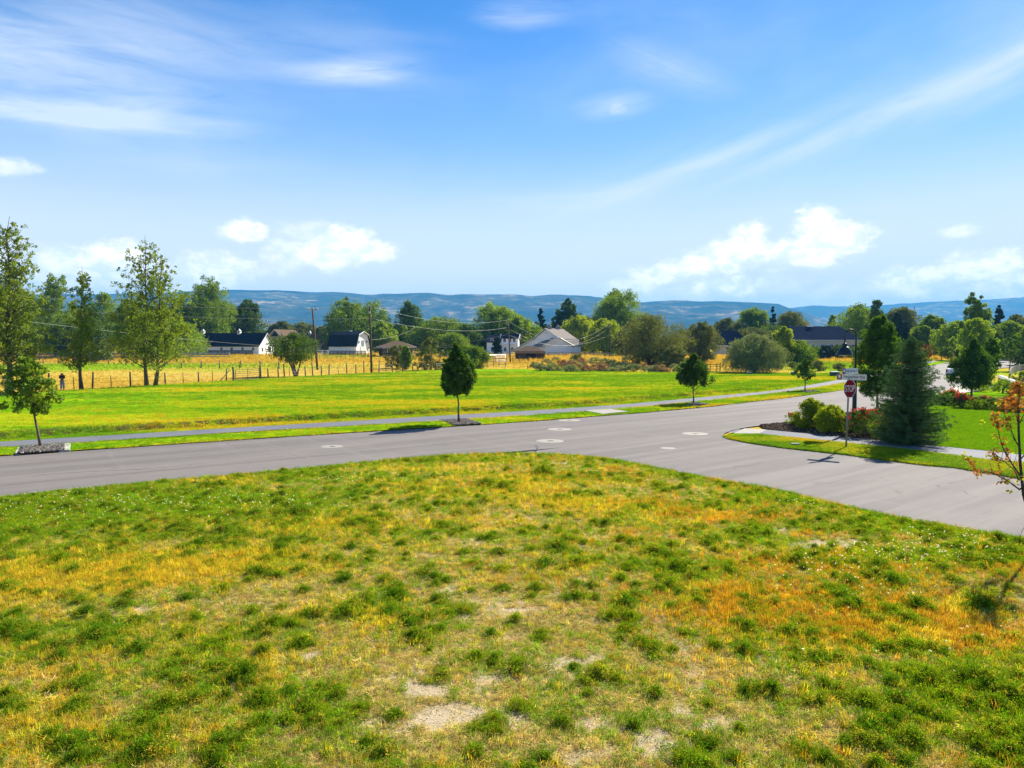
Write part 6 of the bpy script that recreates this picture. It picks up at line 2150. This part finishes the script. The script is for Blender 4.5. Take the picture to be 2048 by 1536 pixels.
# weed clumps: domes of sprigs and blades
cx_, cy_, e_ = lotpoints(9500, 4.5, 32, 1.2)
g2, b2, _ = lot_fields(cx_, cy_)
k = (rg.random(len(cx_)) < np.clip(.12 + .30 * (g2 > .35), 0, 1)) & (b2 < .75) & (cy_ < e_ - .25)
cx_, cy_ = cx_[k], cy_[k]
cr = rg.uniform(.07, .25, len(cx_)) * np.where(rg.random(len(cx_)) < .18, 1.5, 1)
named = [(1087, 950, .48, 1.35), (970, 972, .42, 1.0), (1008, 980, .42, 1.1), (600, 1030, .45, .8), (470, 1032, .35, .7), (505, 1008, .3, .7), (885, 1055, .4, .6), (830, 1005, .35, .6), (1160, 1130, .38, .6), (1135, 1085, .3, .7), (1255, 1140, .28, .8), (1250, 1200, .22, .8),
         (1310, 1110, .4, .7), (720, 1050, .5, .5), (760, 1040, .4, .5), (1090, 1135, .35, .6), (1000, 1110, .25, .6), (1190, 1205, .16, .9), (800, 1200, .25, .6), (850, 1150, .3, .5), (1340, 1175, .35, .6), (1290, 1020, .35, .6), (1120, 1000, .4, .5),
         (1640, 1045, .22, 1), (1700, 1050, .25, .9), (1545, 1030, .25, .8), (1770, 1082, .16, .9), (1870, 1060, .3, .9), (940, 1015, .3, .6), (1400, 1060, .3, .6), (930, 1110, .25, .6), (1500, 1075, .25, .7), (1365, 955, .3, .7), (845, 925, .35, .7)]
cxs = np.r_[cx_, [at(a[0], a[1]).x for a in named]]; cys = np.r_[cy_, [at(a[0], a[1]).y for a in named]]
crs = np.r_[cr, [a[2] for a in named]]; chs = np.r_[rg.uniform(.5, 1.0, len(cx_)), [a[3] for a in named]]
Ps, Rs, Ss, Cs_, Is = [], [], [], [], []
for i in range(len(cxs)):
    m = int(34 + 950 * crs[i] ** 2)
    a = rg.random(m) * 6.28; r_ = crs[i] * np.abs(rg.normal(size=m)) * .62 * (1 + .45 * np.sin(a * 3 + i) * np.sin(a + i * 2))
    x_ = cxs[i] + np.cos(a) * r_; y_ = cys[i] + np.sin(a) * r_
    hgt = np.clip(1 - (r_ / (crs[i] * 1.2)) ** 2, .12, 1) * chs[i]; r_ = np.minimum(r_, crs[i] * 1.6)
    Ps.append(np.c_[x_, y_, lz(x_, y_) + rg.random(m) * hgt * crs[i] * .33])
    Rs.append(np.c_[np.sin(a) * -.45 * r_ / crs[i] + rg.normal(size=m) * .2, np.cos(a) * .45 * r_ / crs[i] + rg.normal(size=m) * .2, rg.random(m) * 6.28])
    s_ = rg.uniform(.5, 1.0, m) * (.65 + crs[i] * 1.1)
    Ss.append(np.c_[s_, s_, s_ * (.45 + .65 * hgt)])
    tone = rg.random()
    base = np.array((.095, .22, .004)) * (1 - tone) + np.array((.22, .33, .007)) * tone + (0 if i < len(cx_) else 0)
    cc_ = jitcol(base, m, .2); dr_ = rg.random(m) < .12; cc_[dr_] = jitcol((.55, .42, .05), int(dr_.sum())); Cs_.append(cc_)
    wild = rg.random() < .6
    Is.append(rg.choice([5, 6, 7, 0], m, p=[.4, .25, .2, .15]) if wild else rg.choice([0, 2, 6], m, p=[.45, .35, .2]))
A2 = [np.concatenate(a) for a in (Ps, Rs, Ss, Cs_, Is)]
# ragged overhanging grass at the road edge
m = 16000
t = rg.integers(60, 690, m)
x_ = le[t, 0] + rg.normal(size=m) * .05 + rg.uniform(-.1, .1, m); y_ = np.interp(x_, le[:, 0], le[:, 1]) - np.abs(rg.normal(size=m)) * .28 + .08
gm = fbm(x_ * .8, y_ * .8, 19) > .42
c_ = np.where(gm[:, None], jitcol((.14, .27, .006), m), jitcol((.44, .32, .05), m))
s_ = rg.uniform(.6, 1.2, m)
A3 = [np.c_[x_, y_, x_ * 0 + .0], np.c_[rg.normal(size=(m, 2)) * .25, rg.random(m) * 6.28], np.c_[s_, s_, s_], c_, rg.choice([0, 1, 2], m)]
AA = [np.concatenate([a, b, c]) for a, b, c in zip(A1, A2, A3)]
scatter('wild_grass', 'patchy wild grass, straw and weeds covering the dry foreground lot', 'grass', src, *AA, GM)

# white clover flowers
fsrc = []
for q in range(2):
    V, Fc, T = leafquads(rg, np.array([[0, 0, .12], [.0, 0, .125]]), np.array([.012, .012]), 14, .02, .014, up=.8)
    fsrc.append(npmesh('flower', V, Fc, {'tone': T * 0 + .6}))
FL = [(200, 1010, 4.5, 1.6, 420), (480, 1010, 3, 1.3, 200), (700, 960, 2.5, .8, 160), (60, 1040, 2, 1, 80), (1850, 1110, 1.8, .7, 230), (1950, 1075, 1.2, .5, 130), (1660, 1140, 1.6, .7, 110), (1800, 1190, 1.6, .6, 60), (1770, 1300, 2, 1.6, 30), (1990, 1250, .8, .8, 14), (1650, 1010, 2, .5, 50), (1560, 1140, .5, .4, 18)]
fx, fy = [], []
for (px, py, rx, ry, c_) in FL:
    c = at(px, py); fx.append(c.x + rg.normal(size=c_) * rx * .6); fy.append(c.y + rg.normal(size=c_) * ry * .6)
fx = np.concatenate(fx); fy = np.concatenate(fy); k = fy < np.interp(fx, le[:, 0], le[:, 1]) - .1
fx, fy = fx[k], fy[k]; m = len(fx); k = rg.random(m) < .62; fx, fy = fx[k], fy[k]; m = len(fx); s_ = rg.uniform(.5, 1.0, m)
scatter('clover_flowers', 'small white clover flowers dotted through the green grass', 'flowers', fsrc, np.c_[fx, fy, lz(fx, fy)], np.c_[rg.normal(size=(m, 2)) * .3, rg.random(m) * 6], np.c_[s_, s_, s_], jitcol((.85, .85, .8), m, .05, .02), rg.integers(0, 2, m), GM)

# short grass of the mown areas
lsrc = [tuft(26, .055, .008, .13, .7, rg), tuft(24, .045, .009, .12, .9, rg), litter(18, .10, .008, .14, rg)]


def lawn_points(A, B, n, zf, tpow=1.0, i0=0, i1=None):
    i1 = i1 or len(A) - 2
    seg = np.hypot(*(np.diff((A + B) / 2, axis=0)).T)[i0:i1] * np.hypot(*((A - B)[i0:i1]).T)
    k = rg.choice(np.arange(i0, i1), n, p=seg / seg.sum()); f_ = rg.random(n)[:, None]; t_ = rg.random(n)[:, None] ** tpow
    a = A[k] * (1 - f_) + A[k + 1] * f_; b = B[k] * (1 - f_) + B[k + 1] * f_
    p_ = a * (1 - t_) + b * t_
    return p_[:, 0], p_[:, 1], t_[:, 0]


def inpoly(X, Y, poly_):
    c = np.zeros(len(X), bool); q = [(p_[0], p_[1]) for p_ in poly_]
    for i in range(len(q)):
        x1, y1 = q[i]; x2, y2 = q[i - 1]
        c ^= ((y1 > Y) != (y2 > Y)) & (X < (x2 - x1) * (Y - y1) / (y2 - y1 + 1e-12) + x1)
    return c


def vis(X, Y, marg=1.5): return (Y > 4) & (np.abs(X) < Y * .75 + marg)


def lcol(X, Y, dry, n):
    a = fbm(X * .10 + Y * .03, Y * .22 - X * .05, 77, 5); v = (a - .5) * 1.1 + .43 + dry + (fbm(X * .45, Y * .8, 79, 3) - .5) * .55
    g = jitcol((.15, .30, .004), n, .16, .06); yl = jitcol((.35, .43, .010), n, .14, .06); br = jitcol((.56, .42, .02), n, .15, .06)
    r_ = v + rg.normal(size=n) * .09
    return np.where((r_ > .72)[:, None], br, np.where((r_ > .52)[:, None], yl, g))


parts = []
X, Y, T = lawn_points(wob_rf, verge_B, 60000, None); k = vis(X, Y)
for q_ in ([(1169, 824), (1220, 821), (1257, 826), (1206, 831)], [(43, 897), (36, 911), (128, 904), (130, 891)], [(882, 843), (908, 853), (962, 850), (932, 840.5)], [(1370, 810), (1388, 814), (1420, 811.5), (1395, 807.5)]):
    k &= ~inpoly(X, Y, [at(*z_) for z_ in q_])
X, Y, T = X[k], Y[k], T[k]
edge = (np.minimum(T, 1 - T) < .12)
s_ = rg.uniform(.7, 1.2, len(X)) * (1 + edge * .5) * (1 + np.clip((Y - 35) / 60, 0, 1))
parts.append((np.c_[X, Y, edge_bump(X, Y, T) - .01], s_, lcol(X, Y, edge * .12, len(X)), np.where(edge & (rg.random(len(X)) < .3), 2, rg.integers(0, 2, len(X)))))
X, Y, T = lawn_points(pu, lawn_B, 130000, None, 1.6); k = vis(X, Y); X, Y, T = X[k], Y[k], T[k]
s_ = rg.uniform(.8, 1.4, len(X)) * (1 + np.clip((Y - 35) / 40, 0, 1.2))
bd = bank_a(X, Y, T)
parts.append((np.c_[X, Y, lawn_z(X, Y, T) - .01], s_ * (1 + bd * .5), lcol(X, Y, lawn_dry(X, Y, T), len(X)), rg.integers(0, 2, len(X))))
# corner strip, garden lawn: rejection sampling in their outlines
for nm, n, dr in (('corner_strip', 16000, .05), ('garden_lawn', 60000, -.40)):
    o = bpy.data.objects[nm]
    loops = [v.co for v in o.data.vertices]
    pts_ = {'corner_strip': [(1447, 873), (1460, 879), (1498, 886.5), (1562, 896), (1683, 909), (1748, 918), (1849, 931), (1910, 936), (2048, 959), (2048, 928), (1968, 921), (1849, 905), (1732, 892), (1683, 887), (1517, 870)],
            'garden_lawn': [(1790, 810), (1880, 790), (2060, 792), (2060, 911), (1963, 902), (1874, 893), (1870, 892), (1800, 818)]}[nm]
    W_ = [at(*q) for q in pts_]
    x0, x1 = min(q.x for q in W_), max(q.x for q in W_); y0, y1 = min(q.y for q in W_), max(q.y for q in W_)
    X = rg.uniform(x0, x1, n * 3); Y = rg.uniform(y0, y1, n * 3); k = inpoly(X, Y, W_); X, Y = X[k][:n], Y[k][:n]
    parts.append((np.c_[X, Y, X * 0 + .035], rg.uniform(.7, 1.3, len(X)), lcol(X, Y, X * 0 + dr, len(X)), rg.integers(0, 2 + (dr > 0), len(X))))
P_ = np.concatenate([a[0] for a in parts]); s_ = np.concatenate([a[1] for a in parts]); c_ = np.concatenate([a[2] for a in parts]); i_ = np.concatenate([a[3] for a in parts])
m = len(P_)
scatter('mown_grass', 'short mown grass of lawns and verges beside the road', 'grass', lsrc, P_, np.c_[rg.normal(size=(m, 2)) * .12, rg.random(m) * 6.28], np.c_[s_, s_, s_], c_, i_, GM)

# tall dry grass of the pasture
dsrc = [tuft(20, .45, .03, .3, .5, rg), tuft(18, .6, .03, .28, .4, rg)]
n = 60000
Y = 62 + 170 * rg.random(n) ** 1.3; X = (rg.random(n) * 2 - 1) * Y * .75
fy_ = np.interp(X, fl[:, 0], fl[:, 1]); k = (Y > fy_ + .3); X, Y = X[k], Y[k]
k = ~((X > 30) & (Y < 100 + (X - 30) * .3) & (X > 45)); X, Y = X[k], Y[k]
rdy = np.interp(Y, rf[:, 1], rf[:, 0]); k = X < rdy - 3.5; X, Y = X[k], Y[k]
fg = field_green(X, Y)
n = len(X)
tall = fbm(X * .06, Y * .06, 15)
c_ = np.where((fg + rg.normal(size=n) * .1 > .35)[:, None], jitcol((.22, .34, .010), n), jitcol((.54, .37, .06), n, .18))
s_ = rg.uniform(.5, 1.1, n) * (.35 + .9 * np.clip((Y - 120) / 60, 0, 1)) * (.5 + tall)
s_ = np.where((X > 0) & (Y > 120), s_ * 1.5, s_)
scatter('pasture_grass', 'dry golden grass and weeds of the pasture behind the lawn', 'grass', dsrc, np.c_[X, Y, H(X, Y) - .08], np.c_[rg.normal(size=(n, 2)) * .15, rg.random(n) * 6.28], np.c_[s_, s_, s_], c_, rg.integers(0, 2, n), GM)

# gravel in the tree squares, chips on the mulch
psrc = [pebble(rg) for _ in range(3)]
PX, PY, PS, PC = [], [], [], []
for pts_, n, sz in (([(43, 897), (36, 911), (128, 904), (130, 891)], 2600, .05), ([(882, 843), (908, 853), (962, 850), (932, 840.5)], 2600, .055), ([(1370, 810), (1388, 814), (1420, 811.5), (1395, 807.5)], 900, .07), ([(1598, 785), (1612, 787.5), (1638, 785), (1618, 782.5)], 700, .09)):
    W_ = [at(*q) for q in pts_]
    x0, x1 = min(q.x for q in W_), max(q.x for q in W_); y0, y1 = min(q.y for q in W_), max(q.y for q in W_)
    X = rg.uniform(x0, x1, n * 4); Y = rg.uniform(y0, y1, n * 4); k = inpoly(X, Y, W_); X, Y = X[k][:n], Y[k][:n]
    PX.append(X); PY.append(Y); PS.append(rg.uniform(.6, 1.3, len(X)) * sz)
    PC.append(jitcol((.26, .235, .22), len(X), .45, .06))
X, Y, s_, c_ = map(np.concatenate, (PX, PY, PS, PC)); m = len(X)
scatter('gravel', 'grey river gravel around the street tree trunks', 'gravel', psrc, np.c_[X, Y, X * 0 + .075 + rg.random(m) * .02], rg.normal(size=(m, 3)) * 1.5, np.c_[s_, s_, s_], c_, rg.integers(0, 3, m), GM)
W_ = [at(*q) for q in [(1519, 851), (1576, 845.5), (1650, 835), (1700, 827), (1790, 812), (1870, 892), (1683, 874.5), (1535, 860.5)]]
X = rg.uniform(12, 25, 60000); Y = rg.uniform(28, 52, 60000); k = inpoly(X, Y, W_); X, Y = X[k][:14000], Y[k][:14000]; m = len(X); s_ = rg.uniform(.02, .055, m)
c_ = np.where((rg.random(m) < .25)[:, None], jitcol((.34, .30, .25), m, .3), jitcol((.12, .075, .05), m, .35))
scatter('mulch_chips', 'brown bark chips and pale stones on the corner bed', 'mulch', psrc, np.c_[X, Y, X * 0 + .05], rg.normal(size=(m, 3)), np.c_[s_, s_, s_], c_, rg.integers(0, 3, m), GM)
# pebbles and clods on the bare patches of the lot
X, Y, _e = lotpoints(60000, 4, 30, 1.3); g_, b_, _ = lot_fields(X, Y); k = b_ > .45; X, Y = X[k], Y[k]; m = len(X); s_ = rg.uniform(.003, .010, m)
scatter('clods', 'small clods and stones on the bare soil of the lot', 'stones', psrc, np.c_[X, Y, lz(X, Y)], rg.normal(size=(m, 3)), np.c_[s_, s_, s_], jitcol((.40, .33, .22), m, .2), rg.integers(0, 3, m), GM)

# ------------------------------------------------------------------ haze
hz = MB().box((0, 900, 348), (21000, 19600, 704)).build('haze', bpy.data.materials.new('haze_air'))
hz['kind'] = 'stuff'
hm = hz.data.materials[0]; hm.use_nodes = True
t = NT(hm.node_tree); t.n.clear()
ho = t.node('ShaderNodeOutputMaterial')
pv = t.node('ShaderNodeVolumePrincipled')
pv.inputs['Color'].default_value = (.13, .52, 1.0, 1)
pv.inputs['Density'].default_value = 0.00013
pv.inputs['Anisotropy'].default_value = 0.0
t.l.new(pv.outputs[0], ho.inputs['Volume'])
tag(hz, 'thin blue air haze over the valley', 'haze')
